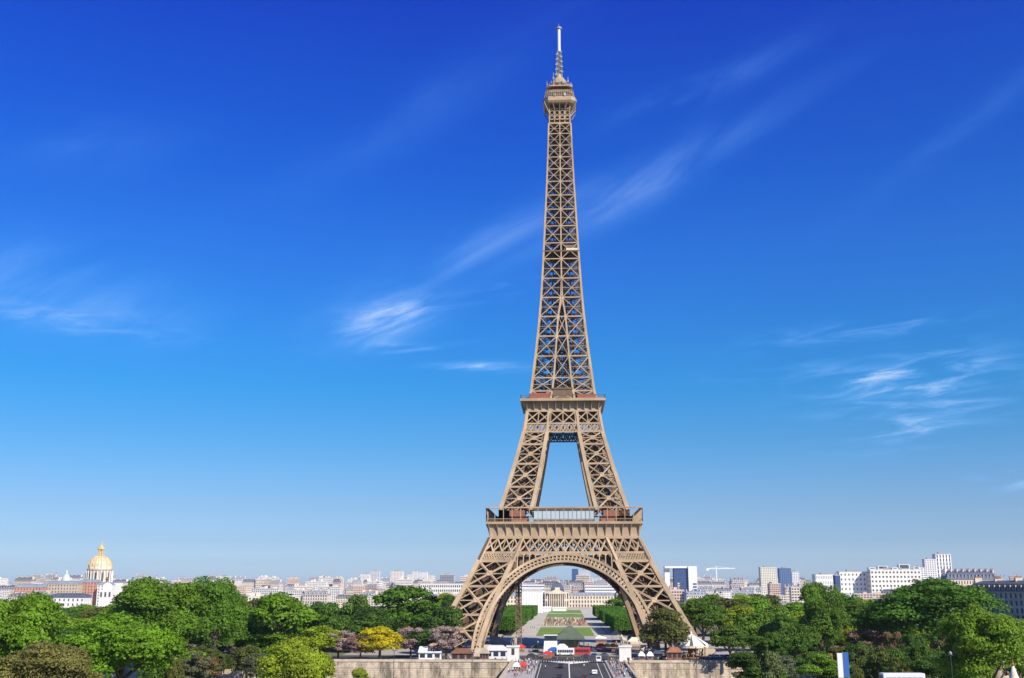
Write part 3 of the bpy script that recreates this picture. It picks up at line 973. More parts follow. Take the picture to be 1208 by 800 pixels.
# ------------------------------------------------------------------ clipped plane trees of the Champ de Mars and free trees
def leaf_mesh(name, lobes, n, size, seed, m, flat=0.0, box=None, hollow=0.55):
    rng = np.random.default_rng(seed)
    if box is not None:
        bx, by, bz0, bz1 = box
        per = np.array([2 * bx * 2 * by, 2 * bx * (bz1 - bz0), 2 * bx * (bz1 - bz0), 2 * by * (bz1 - bz0), 2 * by * (bz1 - bz0)])
        side = rng.choice(5, n, p=per / per.sum())
        P_ = np.stack([rng.uniform(-bx, bx, n), rng.uniform(-by, by, n), rng.uniform(bz0, bz1, n)], 1)
        Nn = np.zeros((n, 3))
        P_[side == 0, 2] = bz1; Nn[side == 0] = (0, 0, 1)
        P_[side == 1, 1] = -by; Nn[side == 1] = (0, -1, 0)
        P_[side == 2, 1] = by; Nn[side == 2] = (0, 1, 0)
        P_[side == 3, 0] = -bx; Nn[side == 3] = (-1, 0, 0)
        P_[side == 4, 0] = bx; Nn[side == 4] = (1, 0, 0)
        P_ += rng.normal(0, 0.22, (n, 3)) - Nn * rng.uniform(0, 0.7, (n, 1))
    else:
        L = np.array(lobes)
        w = L[:, 3] * L[:, 4] + 1e-6
        li = rng.choice(len(L), n, p=w / w.sum())
        d = rng.normal(size=(n, 3)); d /= np.linalg.norm(d, axis=1)[:, None]
        low = d[:, 2] < -0.35
        d[low, 2] *= -0.6
        rr = hollow + (1 - hollow) * rng.random(n) ** 0.5
        sc = np.stack([L[li, 3], L[li, 3], L[li, 4]], 1)
        lump = 1 + 0.16 * np.sin(d[:, 0] * 5 + li) * np.cos(d[:, 1] * 5 + 2 * li) + 0.10 * np.sin(d[:, 2] * 9 + li * 3)
        P_ = L[li, :3] + d * sc * (rr * lump)[:, None]
        Nn = d
    Nn = Nn + rng.normal(0, 0.55, (n, 3)); Nn /= np.linalg.norm(Nn, axis=1)[:, None]
    up = rng.normal(size=(n, 3))
    A = np.cross(Nn, up); A /= np.linalg.norm(A, axis=1)[:, None]
    B = np.cross(Nn, A)
    s = size * rng.uniform(0.6, 1.35, (n, 1))
    V_ = np.empty((n, 4, 3))
    V_[:, 0] = P_ - A * s - B * s * 0.35; V_[:, 1] = P_ + A * s * 0.25 - B * s * 0.7
    V_[:, 2] = P_ + A * s + B * s * 0.3; V_[:, 3] = P_ - A * s * 0.2 + B * s * 0.75
    me = bpy.data.meshes.new(name)
    me.vertices.add(4 * n); me.vertices.foreach_set('co', V_.reshape(-1))
    me.loops.add(4 * n); me.loops.foreach_set('vertex_index', np.arange(4 * n, dtype=np.int32))
    me.polygons.add(n); me.polygons.foreach_set('loop_start', np.arange(0, 4 * n, 4, dtype=np.int32))
    me.polygons.foreach_set('loop_total', np.full(n, 4, dtype=np.int32))
    me.materials.append(m)
    me.update(); me.validate()
    return me

def trunk_mesh(h, r, limbs, seed):
    rnd = random.Random(seed)
    mb = MB()
    pts = [(0, 0, -0.4), (rnd.uniform(-.1, .1), rnd.uniform(-.1, .1), h * 0.25), (rnd.uniform(-.3, .3), rnd.uniform(-.3, .3), h * 0.55), (rnd.uniform(-.5, .5), rnd.uniform(-.5, .5), h * 0.9)]
    mb.tube(pts, [r * 1.35, r, r * 0.75, r * 0.2], 8)
    for k in range(limbs):
        t = 2 * pi * k / limbs + rnd.uniform(-.3, .3)
        z0 = h * rnd.uniform(0.28, 0.5)
        L = h * rnd.uniform(0.3, 0.45)
        mb.tube([(0, 0, z0), (cos(t) * L * 0.45, sin(t) * L * 0.45, z0 + L * 0.5), (cos(t) * L * 0.9, sin(t) * L * 0.9, z0 + L * 0.95)], [r * 0.5, r * 0.34, r * 0.1], 6)
    return mb.mesh('trunk', M['bark'])

# unit trees: 20 m high, 20 m wide, rescaled per individual
def make_lobes(kind, seed):
    r = random.Random(seed)
    L = []
    if kind == 'round':
        L.append((0, 0, 11.5, 6.6, 6.2))
        for k in range(17):
            t = r.uniform(0, 2 * pi); e = r.uniform(-0.35, 1.0)
            R = 6.0 * cos(e * 1.2)
            q = r.uniform(2.2, 3.7)
            L.append((R * cos(t), R * sin(t), 11.2 + 5.6 * sin(e * 1.35), q, q * 0.85))
    elif kind == 'tall':
        for k in range(20):
            z = r.uniform(5, 17.5); t = r.uniform(0, 2 * pi)
            R = 5.6 * sqrt(max(0.05, 1 - ((z - 10) / 9) ** 2))
            q = r.uniform(2.2, 3.6)
            L.append((R * cos(t), R * sin(t), z, q, q * 0.9))
        L.append((0, 0, 10, 5.5, 7.5))
    elif kind == 'loose':
        for k in range(26):
            z = r.uniform(5, 18); t = r.uniform(0, 2 * pi)
            R = r.uniform(2, 8.2) * sqrt(max(0.05, 1 - ((z - 11) / 9) ** 2))
            q = r.uniform(1.5, 2.9)
            L.append((R * cos(t), R * sin(t), z, q, q * 0.75))
    elif kind == 'dome':
        for k in range(26):
            t = r.uniform(0, 2 * pi); e = r.uniform(0.0, 1.0)
            R = 7.4 * cos(e * pi / 2) ** 0.8
            q = r.uniform(2.2, 3.4)
            L.append((R * cos(t), R * sin(t), 6 + 10.8 * sin(e * pi / 2), q, q * 0.8))
        L.append((0, 0, 8.5, 7.2, 7.8))
    return L

TREEV = {}
def tree_proto(kind, seed, n, size, m='leaf', hollow=0.6):
    me = leaf_mesh('crown', make_lobes(kind, seed), n, size, seed, M[m], hollow=hollow)
    tr = trunk_mesh(17, 0.5, 6, seed)
    return me, tr
for i, k in enumerate(('round', 'dome', 'loose', 'tall')):
    TREEV[(k, 'near')] = [tree_proto(k, 11 + i * 7 + j, 32000, 0.22) for j in range(2)]
    TREEV[(k, 'far')] = [tree_proto(k, 51 + i * 7 + j, 8500, 0.40) for j in range(3)]
    TREEV[(k, 'petal')] = [tree_proto(k, 91 + i * 7, 7000, 0.32, 'petal')]

def jitter(c, a, rnd=random):
    k = rnd.uniform(1 - a, 1 + a)
    return (c[0] * k * rnd.uniform(1 - a, 1 + a), c[1] * k, c[2] * k * rnd.uniform(1 - a * 0.6, 1 + a * 0.6))

def new_tree(name, loc, h, w, kind, lod, col, label, group=None, cat='tree', dep=None):
    t = thing(name, loc, label, cat, group, rz=random.uniform(0, 6.28))
    me, tr = random.choice(TREEV[(kind, lod)])
    c = bpy.data.objects.new('crown', me); COL.objects.link(c); c.parent = t
    c.color = (*((col[0] * 1.22, col[1] * 1.08, col[2]) if lod != 'petal' and col != YELLOW else col), 1)
    b = bpy.data.objects.new('trunk', tr); COL.objects.link(b); b.parent = t
    t.scale = (w / 20, (dep or w) / 20, h / 20)
    return t

GREEN = (0.130, 0.270, 0.020); DARK = (0.070, 0.155, 0.020); FRESH = (0.22, 0.34, 0.022); OLIVE = (0.11, 0.14, 0.035)
YELLOW = (0.60, 0.52, 0.02); BROWN = (0.22, 0.145, 0.075); PINK = (0.36, 0.22, 0.21); GREY = (0.13, 0.16, 0.09); LIME = (0.25, 0.36, 0.03)

def tree_at(px, top, wpx, d, kind, lod, col, label, group=None, name='broadleaf_tree', base=None, cat='tree'):
    p = at_d(px, top, d)
    if base is None:
        g = gz(p.y) - 0.05
    else:
        g = base
    h = max(2.0, p.z - g)
    w = wpx / F * d * 1.16
    return new_tree(name, (p.x, p.y, g), h * 1.06, w, kind, lod, col, label, group, cat)

# --- single trees one can point at: (px, top y, width px, distance, kind, lod, colour, label)
HERO = [
    (28, 700, 118, 250, 'dome', 'near', GREEN, 'broad mid-green tree at the lower left corner, its crown cut by the photo edge'),
    (148, 728, 150, 235, 'round', 'near', (0.14, 0.30, 0.02), 'big fresh green tree in the left foreground below the golden dome'),
    (58, 757, 112, 215, 'dome', 'near', (0.18, 0.195, 0.06), 'olive brown leafing tree at the bottom left in front of the greener crowns'),
    (352, 757, 92, 205, 'round', 'near', LIME, 'bright yellow-green young tree at the bottom edge left of the stone wall'),
    (190, 682, 118, 395, 'dome', 'near', (0.12, 0.25, 0.02), 'tallest rounded green tree of the left park, right beside the golden dome'),
    (257, 683, 78, 405, 'tall', 'near', (0.10, 0.23, 0.02), 'tall narrow green tree rising to the skyline, second peak right of the golden dome'),
    (330, 702, 88, 440, 'round', 'far', GREEN, 'rounded green tree just left of the dark firs and the yellow tree'),
    (384, 711, 52, 455, 'round', 'far', (0.075, 0.17, 0.025), 'small rounded green tree behind the pinkish blossoms left of the yellow tree'),
    (480, 693, 92, 520, 'dome', 'far', (0.08, 0.19, 0.02), 'dark green domed tree standing tallest behind the yellow tree'),
    (424, 703, 46, 540, 'tall', 'far', (0.10, 0.20, 0.03), 'light green tree behind and left of the yellow tree'),
    (440, 716, 60, 500, 'round', 'far', (0.05, 0.11, 0.022), 'dark tree directly behind the yellow tree'),
    (449, 740, 54, 437, 'dome', 'far', YELLOW, 'bright golden yellow tree above the left embankment wall'),
    (527, 717, 48, 470, 'round', 'far', (0.07, 0.15, 0.025), 'green tree against the left foot of the iron tower'),
    (500, 742, 46, 452, 'round', 'far', (0.065, 0.15, 0.03), 'low green bushy tree between the yellow tree and the pink blossom'),
    (784, 717, 52, 459, 'dome', 'far', (0.12, 0.15, 0.04), 'dull olive rounded tree against the right foot of the iron tower'),
    (828, 708, 58, 500, 'round', 'far', (0.08, 0.17, 0.02), 'dark green rounded tree behind the striped carousel roof'),
    (893, 748, 66, 300, 'loose', 'near', (0.075, 0.165, 0.022), 'leafy dark green tree in front of the right end of the embankment wall'),
    (965, 769, 92, 270, 'loose', 'near', (0.13, 0.27, 0.025), 'loose fresh green tree at the bottom edge beside the white and blue banner'),
    (965, 690, 62, 420, 'tall', 'near', (0.11, 0.23, 0.025), 'tall green tree with bare limbs showing, in the middle of the right park'),
    (937, 737, 46, 395, 'round', 'far', (0.07, 0.16, 0.02), 'rounded vivid green tree left of the tall tree with bare limbs'),
    (1034, 716, 66, 400, 'dome', 'far', (0.08, 0.18, 0.022), 'green tree with a sloping crown left of the great dark domed tree'),
    (1096, 683, 150, 385, 'dome', 'near', (0.07, 0.175, 0.02), 'great dark green domed tree below the twin white towers at right'),
    (1160, 719, 108, 240, 'round', 'near', (0.15, 0.28, 0.025), 'large light green tree in the right foreground behind the white tent spire'),
    (1210, 733, 60, 250, 'round', 'near', (0.12, 0.24, 0.025), 'green tree cut by the right edge of the photo'),
    (1022, 745, 48, 380, 'loose', 'petal', (0.24, 0.15, 0.11), 'brownish pink leafing tree in the right park below the dark domed tree'),
    (1068, 762, 84, 300, 'dome', 'near', (0.07, 0.15, 0.028), 'dark green shrubby tree above the long white coach roof'),
    (1055, 747, 30, 370, 'loose', 'petal', (0.25, 0.16, 0.09), 'small brown leafing tree right of the brownish pink one'),
    (1118, 745, 40, 330, 'loose', 'far', (0.13, 0.12, 0.05), 'thin olive brown tree behind the lone lamp post at right'),
    (1075, 748, 36, 345, 'tall', 'far', (0.06, 0.15, 0.025), 'small pointed green tree at the foot of the great dark domed tree'),
    (400, 745, 40, 442, 'loose', 'petal', (0.40, 0.29, 0.26), 'pinkish grey blossoming tree left of the yellow tree'),
    (426, 750, 34, 436, 'loose', 'petal', (0.28, 0.17, 0.16), 'mauve blossoming tree close against the left of the yellow tree'),
    (485, 741, 34, 448, 'loose', 'petal', (0.42, 0.29, 0.28), 'pink blossoming tree right of the yellow tree'),
    (527, 740, 42, 440, 'loose', 'petal', (0.42, 0.31, 0.29), 'pale pink blossoming tree above the brown kiosk at the left tower foot'),
    (424, 789, 22, 330, 'round', 'near', LIME, 'small bright green treetop against the left embankment wall'),
    (892, 720, 60, 440, 'round', 'far', (0.10, 0.21, 0.022), 'mid-green tree behind the leafy dark tree right of the carousel'),
    (742, 699, 52, 930, 'round', 'far', GREEN, 'big green tree above the right clipped rows, seen through the iron arch'),
    (606, 714, 40, 900, 'round', 'far', GREEN, 'green tree above the left clipped rows, seen through the iron arch'),
    (860, 738, 46, 425, 'round', 'far', (0.10, 0.19, 0.03), 'pale green bushy tree right of the striped carousel roof'),
]
for i, (px, top, w, d, kind, lod, col, label) in enumerate(HERO):
    nm = 'broadleaf_tree'
    if lod == 'petal' and 'blossom' in label: nm = 'blossom_tree'
    tree_at(px, top, w, d, kind, lod, col, label, name=nm)

# --- the rest of the park trees in bands, each with its own crown and trunk
def zone_of(px):
    for lim, s in ((60, 'at the far left edge'), (130, 'below the golden dome'), (215, 'beside the golden dome'), (300, 'between the golden dome and the yellow tree'), (400, 'short of the yellow tree'),
                   (480, 'behind the yellow tree'), (560, 'by the left foot of the iron tower'), (760, 'under the iron tower'), (850, 'behind the striped carousel'),
                   (940, 'right of the striped carousel'), (1020, 'in the middle of the right park'), (1110, 'around the great dark domed tree'), (1300, 'near the right edge')):
        if px < lim: return s
PAL = [('mid-green', GREEN), ('dark green', DARK), ('fresh light green', FRESH), ('olive green', OLIVE), ('deep green', (0.085, 0.20, 0.022))]
rnd = random.Random(21)
def skyline(px):                         # top of the tree mass along the picture
    tab = [(-60, 705), (60, 708), (100, 715), (130, 712), (160, 697), (230, 697), (290, 700), (330, 708), (390, 716), (430, 709), (520, 711), (560, 716), (640, 716), (760, 716), (800, 706), (860, 700), (930, 704), (1000, 704), (1040, 712), (1140, 712), (1165, 728), (1260, 732)]
    return lerp(tab, px)
BANDS = [  # distance, pixel step, extra drop, width px, name of the band
    (640, 30, 0, 46, 'far row of park trees'), (560, 34, 6, 54, 'park trees in the third row'), (500, 38, 15, 60, 'park trees in the second row'), (452, 40, 27, 56, 'park trees along the quay')]
for d, step, drop, wpx, grp in BANDS:
    px = -50 + rnd.uniform(0, 20)
    while px < 1260:
        g_ = 545 < px < 800
        p0 = at_d(px, 700, d)
        under = abs(p0.x) < 74 and p0.y < 75
        axis = abs(p0.x) < 56
        quay = d < 460 and (395 < px < 560 or 745 < px < 880)
        if not (under or axis or quay):
            nm, c = PAL[rnd.choice([0, 0, 1, 1, 2, 3, 4, 4])]
            top = skyline(px) + drop + rnd.uniform(-3, 9)
            tree_at(px, top, wpx * rnd.uniform(0.85, 1.3), d + rnd.uniform(-14, 14), rnd.choice(['round', 'dome', 'round', 'tall']), 'far', jitter(c, 0.14, rnd),
                    '%s tree in the %s, %s' % (nm, {640: 'fourth row', 560: 'third row', 500: 'second row', 452: 'quayside row'}[d], zone_of(px)), grp + ' ' + zone_of(px) + ', ' + nm)
        px += step * rnd.uniform(0.7, 1.2)
# low shrubs and small trees on the near bank, along the bottom of the picture
for (a, b, n, d0, d1, y0, y1, w0, w1, grp, colz) in (
        (178, 335, 34, 290, 425, 758, 786, 20, 42, 'shrubs at the bottom left', [GREY, OLIVE, (0.16, 0.20, 0.10), DARK, FRESH, BROWN]),
        (870, 1060, 12, 300, 380, 752, 782, 24, 44, 'shrubs along the right bank', [GREY, OLIVE, GREEN, DARK, (0.14, 0.18, 0.07)]),
        (1000, 1150, 10, 260, 330, 762, 786, 24, 44, 'shrubs behind the coach roof', [DARK, GREEN, OLIVE])):
    for k in range(n):
        px = a + (b - a) * (k + rnd.uniform(0.1, 0.9)) / n
        ci = rnd.randrange(len(colz))
        cn = {GREY: 'grey-green', OLIVE: 'olive', GREEN: 'mid-green', DARK: 'dark green', FRESH: 'light green', BROWN: 'brown'}.get(colz[ci], 'pale green')
        z_ = 'at the bottom left' if px < 400 else ('right of the carousel' if px < 960 else ('beside the white and blue banner' if px < 1030 else 'behind the long white coach roof'))
        tree_at(px, rnd.uniform(y0, y1), rnd.uniform(w0, w1), rnd.uniform(d0, d1), rnd.choice(['round', 'loose', 'dome']), 'far', jitter(colz[ci], 0.15, rnd),
                '%s shrub %s, low and bushy' % (cn, z_), 'shrubs ' + z_ + ', ' + cn, name='shrub', cat='shrub')

# --- clipped rows along the lawns
clip_me = leaf_mesh('crown', None, 2600, 0.34, 5, M['leaf'], box=(3.7, 3.7, 3.2, 10.6))
core_m = MB(); core_m.b2((-3.2, -3.2, 3.6), (3.2, 3.2, 10.0))
clip_tr = MB(); clip_tr.tube([(0, 0, -0.3), (0, 0, 5), (0.1, 0, 9)], [0.32, 0.25, 0.1], 8)
clip_trm = clip_tr.mesh('trunk', M['bark'])
for s in (-1, 1):
    for row in range(4):
        x0_ = 29.5 + row * 7.4
        for k in range(30):
            y = 122 + k * 7.6 + (0 if k < 14 else 24) + (0 if k < 22 else 60); x = s * (x0_ + 3 - (y - 122) * 0.016)
            if row == 3 and k > 20: continue
            sd = 'right' if s > 0 else 'left'
            nm = ['inner', 'second', 'third', 'outer'][row]
            t = thing('clipped_tree', (x, y, 0), 'box-clipped green tree in the %s row on the %s side of the lawn' % (nm, sd), 'tree', 'clipped trees, %s row, %s side' % (nm, sd), rz=rnd.choice([0, pi / 2, pi, -pi / 2]))
            c = bpy.data.objects.new('crown', clip_me); COL.objects.link(c); c.parent = t
            c.color = (*jitter((0.095, 0.225, 0.022), 0.08, rnd), 1)
            b = bpy.data.objects.new('trunk', clip_trm); COL.objects.link(b); b.parent = t
# tall free trees behind the clipped rows
for k in range(26):
    s = -1 if k % 2 else 1
    x = s * rnd.uniform(64, 120); y = 260 + k * 22
    nm, c = PAL[rnd.choice([0, 1, 2, 4])]
    new_tree('broadleaf_tree', (x, y, gz(y)), rnd.uniform(15, 22), rnd.uniform(15, 24), rnd.choice(['round', 'dome']), 'far', jitter(c, 0.12, rnd),
             '%s free-growing tree behind the clipped rows on the %s side of the lawn' % (nm, 'right' if s > 0 else 'left'), 'trees behind the clipped rows, %s, %s' % (nm, 'right' if s > 0 else 'left'))

# ------------------------------------------------------------------ city
def facade(mb, w, d, h, floors, bays, z0=0.0, dep=0.35, wf=0.5, hf=0.62, wi=1, sides=(0, 1, 3)):
    """walls of a block with recessed windows; sides: 0 front(-y) 1 right(+x) 2 back 3 left(-x)"""
    for s in range(4):
        A = Matrix.Rotation(s * pi / 2, 3, 'Z')
        L, D = (w, d) if s % 2 == 0 else (d, w)
        nb = max(2, round(bays * L / w))
        q = lambda x, y, z: tuple(A @ Vector((x, y - D / 2, z)))
        if s not in sides:
            mb.face([q(-L / 2, 0, z0), q(L / 2, 0, z0), q(L / 2, 0, z0 + h), q(-L / 2, 0, z0 + h)]); continue
        cw, chh = L / nb, h / floors
        for f in range(floors):
            za, zb_ = z0 + f * chh, z0 + (f + 1) * chh
            wz0, wz1 = za + chh * (1 - hf) * 0.45, za + chh * (1 - hf) * 0.45 + chh * hf
            mb.face([q(-L / 2, 0, za), q(L / 2, 0, za), q(L / 2, 0, wz0), q(-L / 2, 0, wz0)])
            mb.face([q(-L / 2, 0, wz1), q(L / 2, 0, wz1), q(L / 2, 0, zb_), q(-L / 2, 0, zb_)])
            x = -L / 2
            for b in range(nb):
                xa, xb = x + cw * (1 - wf) / 2, x + cw * (1 + wf) / 2
                mb.face([q(x, 0, wz0), q(xa, 0, wz0), q(xa, 0, wz1), q(x, 0, wz1)])
                mb.face([q(xb, 0, wz0), q(x + cw, 0, wz0), q(x + cw, 0, wz1), q(xb, 0, wz1)])
                mb.face([q(xa, dep, wz0), q(xb, dep, wz0), q(xb, dep, wz1), q(xa, dep, wz1)], wi)
                mb.face([q(xa, 0, wz1), q(xb, 0, wz1), q(xb, dep, wz1), q(xa, dep, wz1)])
                mb.face([q(xa, dep, wz0), q(xb, dep, wz0), q(xb, 0, wz0), q(xa, 0, wz0)])
                mb.face([q(xa, 0, wz0), q(xa, 0, wz1), q(xa, dep, wz1), q(xa, dep, wz0)])
                mb.face([q(xb, dep, wz0), q(xb, dep, wz1), q(xb, 0, wz1), q(xb, 0, wz0)])
                x += cw
    return mb

def mansard(w, d, z, h=5.0, inset=2.6, dorm=6):
    mb = MB()
    a = [(-w / 2, -d / 2), (w / 2, -d / 2), (w / 2, d / 2), (-w / 2, d / 2)]
    ins = lambda k: [(x - k * (1 if x > 0 else -1), y - k * (1 if y > 0 else -1)) for x, y in a]
    r0, r1, r2 = ins(-0.4), ins(inset * 0.55), ins(inset * 0.55 + min(w, d) * 0.28)
    zs = (z + 0.02, z + h * 0.72, z + h)
    for (p, z0), (q, z1) in zip(((r0, zs[0]), (r1, zs[1])), ((r1, zs[1]), (r2, zs[2]))):
        for j in range(4):
            k = (j + 1) % 4
            mb.face([(*p[j], z0), (*p[k], z0), (*q[k], z1), (*q[j], z1)])
    mb.face([(*p, zs[2]) for p in r2])
    mb.face([(*p, zs[0]) for p in reversed(r0)])
    for j in range(dorm):                 # dormers along the street side
        x = -w / 2 + w * (j + 0.5) / dorm
        mb.b2((x - 0.9, -d / 2 - 0.05, z + 0.6), (x + 0.9, -d / 2 + 2.2, z + h * 0.6), 1)
        mb.b2((x - 0.55, -d / 2 - 0.12, z + 0.8), (x + 0.55, -d / 2 - 0.051, z + h * 0.55), 2)
    return mb
def chimneys(w, d, z, n, seed):
    r = random.Random(seed); mb = MB()
    for k in range(n):
        x = -w / 2 + w * k / max(1, n - 1); x = max(-w / 2 + 0.7, min(w / 2 - 0.7, x))
        mb.b2((x - 0.45, -d * 0.25, z - 5), (x + 0.45, d * 0.2, z + r.uniform(0.6, 1.6)), 0)
        for j in range(5):
            y = -d * 0.22 + j * d * 0.09
            mb.b2((x - 0.18, y, z + 0.6), (x + 0.18, y + 0.5, z + 2.4), 1)
    return mb

BPROTO = {'mansard': [], 'flat': [], 'tower': []}
rb = random.Random(5)
for i in range(6):
    w, d = rb.choice([22, 28, 34, 40]), rb.choice([14, 16, 20])
    fl = rb.choice([5, 6, 6, 7]); h = fl * 3.3
    wm_ = facade(MB(), w, d, h, fl, round(w / 2.9))
    wm_.bar((-w / 2 - .3, -d / 2 - .25, h - 0.25), (w / 2 + .3, -d / 2 - .25, h - 0.25), 0.55, 0.5)
    wm_.bar((-w / 2 - .2, -d / 2 - .2, h * 0.72), (w / 2 + .2, -d / 2 - .2, h * 0.72), 0.5, 0.3)
    wall = wm_.mesh('wall', [M['wall'], M['win']])
    roof = mansard(w, d, h, 5.2, 2.8, round(w / 4.5)).mesh('roof', [rb.choice([M['zinc'], M['zinc'], M['slate']]), M['wall'], M['win']])
    chm = chimneys(w, d, h + 5.2, 3 + i % 2, i).mesh('chimney', [M['wall'], M['tile']])
    BPROTO['mansard'].append((w, d, h + 5.2, wall, roof, chm))
for i in range(6):
    w, d = rb.choice([20, 26, 36, 46]), rb.choice([13, 15, 18])
    fl = rb.choice([7, 8, 9, 10]); h = fl * 3.0
    wm_ = facade(MB(), w, d, h, fl, round(w / 3.4), wf=rb.choice([0.55, 0.68, 0.75]), hf=0.5)
    wall = wm_.mesh('wall', [M['wall'], M['win']])
    rm = MB(); rm.b2((-w / 2 - .1, -d / 2 - .1, h + .01), (w / 2 + .1, d / 2 + .1, h + 0.9)); 
    for k in range(3):
        x = rb.uniform(-w / 2 + 3, w / 2 - 3); rm.b2((x - 2, -2.5, h + 0.91), (x + 2, 2.5, h + rb.uniform(2.2, 4)), 1)
        rm.bar((x + 1, 0, h + 1), (x + 1, 0, h + 7), 0.14, mi=2)
    roof = rm.mesh('roof', [M['flatroof'], M['wall'], M['grey']])
    BPROTO['flat'].append((w, d, h + 0.9, wall, roof, None))
for i in range(3):
    w, d = (22, 18, 28)[i], (18, 16, 16)[i]
    fl = (18, 22, 16)[i]; h = fl * 2.9
    wm_ = facade(MB(), w, d, h, fl, round(w / 3.2), wf=0.62, hf=0.5)
    wall = wm_.mesh('wall', [M['wall'], M['win']])
    rm = MB(); rm.b2((-w / 2 + 1, -d / 2 + 1, h + .01), (w / 2 - 1, d / 2 - 1, h + 1)); rm.b2((-4, -3, h + 1.01), (4, 3, h + 4), 1)
    BPROTO['tower'].append((w, d, h + 1, wall, rm.mesh('roof', [M['flatroof'], M['wall']]), None))

def building(kind, i, loc, sc, col, label, group=None, rz=0.0, cat='building', name='apartment_building'):
    w, d, h, wall, roof, chm = BPROTO[kind][i]
    t = thing(name, loc, label, cat, group, rz)
    for n, me in (('wall', wall), ('roof', roof), ('chimney', chm)):
        if me is None: continue
        o = bpy.data.objects.new(n, me); COL.objects.link(o)
        o.parent = t
        o.color = (*col, 1)
    t.scale = sc
    return t

def bzone(px):
    for lim, s in ((75, 'left of the golden dome'), (160, 'around the golden dome'), (300, 'behind the tall left trees'), (400, 'over the trees left of the yellow tree'), (480, 'above the yellow tree'), (570, 'left of the iron tower'),
                   (650, 'through the tower arch, left half'), (770, 'through the tower arch, right half'), (840, 'by the blue and white office block'), (900, 'left of the cream tower block'), (985, 'right of the cream tower block'),
                   (1085, 'by the long white apartment block'), (1150, 'beside the twin white towers'), (1300, 'at the right edge')):
        if px < lim: return s
CB = [('white', (0.74, 0.71, 0.66)), ('cream', (0.68, 0.60, 0.48)), ('pale stone', (0.62, 0.55, 0.45)), ('off-white', (0.70, 0.66, 0.60)), ('pinkish', (0.60, 0.45, 0.36))]
rb = random.Random(77)
ROWS = [(900, 0.96, 'nearest', 13, 19), (1180, 0.96, 'second', 17, 24), (1650, 0.96, 'middle', 20, 29), (2250, 0.97, 'farther', 22, 34), (3100, 0.98, 'farthest', 26, 42)]
NB_ = 0
for d, kx, rown, h0, h1 in ROWS:
    px = -30.0
    while px < 1235:
        p = at_d(px, 690, d)
        kind = rb.choices(['mansard', 'flat'], [0.62, 0.38])[0]
        i = rb.randrange(6)
        w, dd, h = BPROTO[kind][i][:3]
        hh = rb.uniform(h0, h1) * rb.choice([1, 1, 1, 1.12, .9])
        kxz = rb.uniform(0.6, 1.0) * (1 if d < 1500 else 1.05 if d < 2500 else 1.35)
        sy = hh / h
        adv = (w * kxz + rb.choice([0.5, 0.5, 1, 5])) / d * F * 1.02
        skip = (abs(p.x) < 72 and d < 1500) or (d < 1000 and 380 < px < 560) or (d < 1300 and 45 < px < 145) or (d < 1300 and px > 1150)
        if d < 1000 and not (820 < px < 1100 or 60 < px < 140 or px > 1150 or 290 < px < 360): skip = True
        if not skip:
            cn, c = CB[rb.choices(range(5), [0.2, 0.28, 0.2, 0.2, 0.12])[0]]
            y = p.y + rb.uniform(-30, 60) * d / 1500
            x = at_d(px + adv / 2, 690, d).x
            lab = '%s %s building, %s row, %s' % (cn, 'mansard-roofed' if kind == 'mansard' else 'flat-roofed', rown, bzone(px))
            building(kind, i, (x, y, gz(y) - 1), (kxz, 1, sy), c, lab, '%s %s buildings, %s row, %s' % (cn, kind, rown, bzone(px)), rz=rb.uniform(-0.25, 0.25))
            NB_ += 1
        px += adv
print('city buildings', NB_)

# tower blocks on the skyline: (px left, px right, top, distance, colour, label)
def tower_block(px0, px1, top, d, col, label, floors=None, wf=0.6, hf=0.5, win=None, bays=None, dep=None, rz=0.0, name='tower_block', capm=None):
    a, b = at_d(px0, top, d), at_d(px1, top, d)
    w = b.x - a.x; x = (a.x + b.x) / 2; g = gz(a.y) - 1
    h = a.z - g
    dp = dep or max(12, w * 0.7)
    fl = floors or max(3, round(h / 3.0)); by = bays or max(2, round(w / 3.4))
    t = thing(name, (x, a.y + dp / 2, g), label, 'tower block' if name == 'tower_block' else 'building', None, rz)
    mb = facade(MB(), w, dp, h, fl, by, wf=wf, hf=hf)
    o = mb.build('wall', [M['wall'], win or M['win']], t); o.color = (*col, 1)
    rm = MB(); rm.b2((-w / 2 - .15, -dp / 2 - .15, h + .01), (w / 2 + .15, dp / 2 + .15, h + 0.8))
    rm.b2((-w * .22, -dp * .2, h + .81), (w * .15, dp * .2, h + 3.2), 1)
    rm.build('roof', [capm or M['flatroof'], M['grey']], t)
    return t, w, dp, h
WH = (0.76, 0.74, 0.70)
tower_block(425, 436, 677.5, 2600, WH, 'white tower block at the left end of the cluster above the yellow tree')
tower_block(437, 447.5, 674, 2650, (0.62, 0.62, 0.62), 'greyish tower block with a darker left face, tallest of the cluster above the yellow tree')
tower_block(461, 475, 674, 2500, (0.76, 0.68, 0.60), 'pinkish white wide tower block above and right of the yellow tree')
tower_block(480, 486, 678, 2800, WH, 'slender white tower block left of the bright pair above the yellow tree')
tower_block(486.5, 492.5, 674.5, 2850, WH, 'bright white slim tower block, left one of the close pair short of the iron tower')
tower_block(494, 504, 675, 2900, (0.78, 0.77, 0.75), 'bright white broad tower block, right one of the close pair short of the iron tower')
tower_block(505.5, 511, 678.5, 2950, WH, 'short white tower block right of the bright pair')
tower_block(519, 535, 678.5, 2100, (0.28, 0.29, 0.31), 'dark grey blocky building with a grid of windows left of the iron tower', wf=0.7)
tower_block(496, 546, 689, 1250, (0.74, 0.70, 0.64), 'long cream building with a regular grid of windows beside the left tower leg', floors=6, bays=20, name='office_block', dep=18)
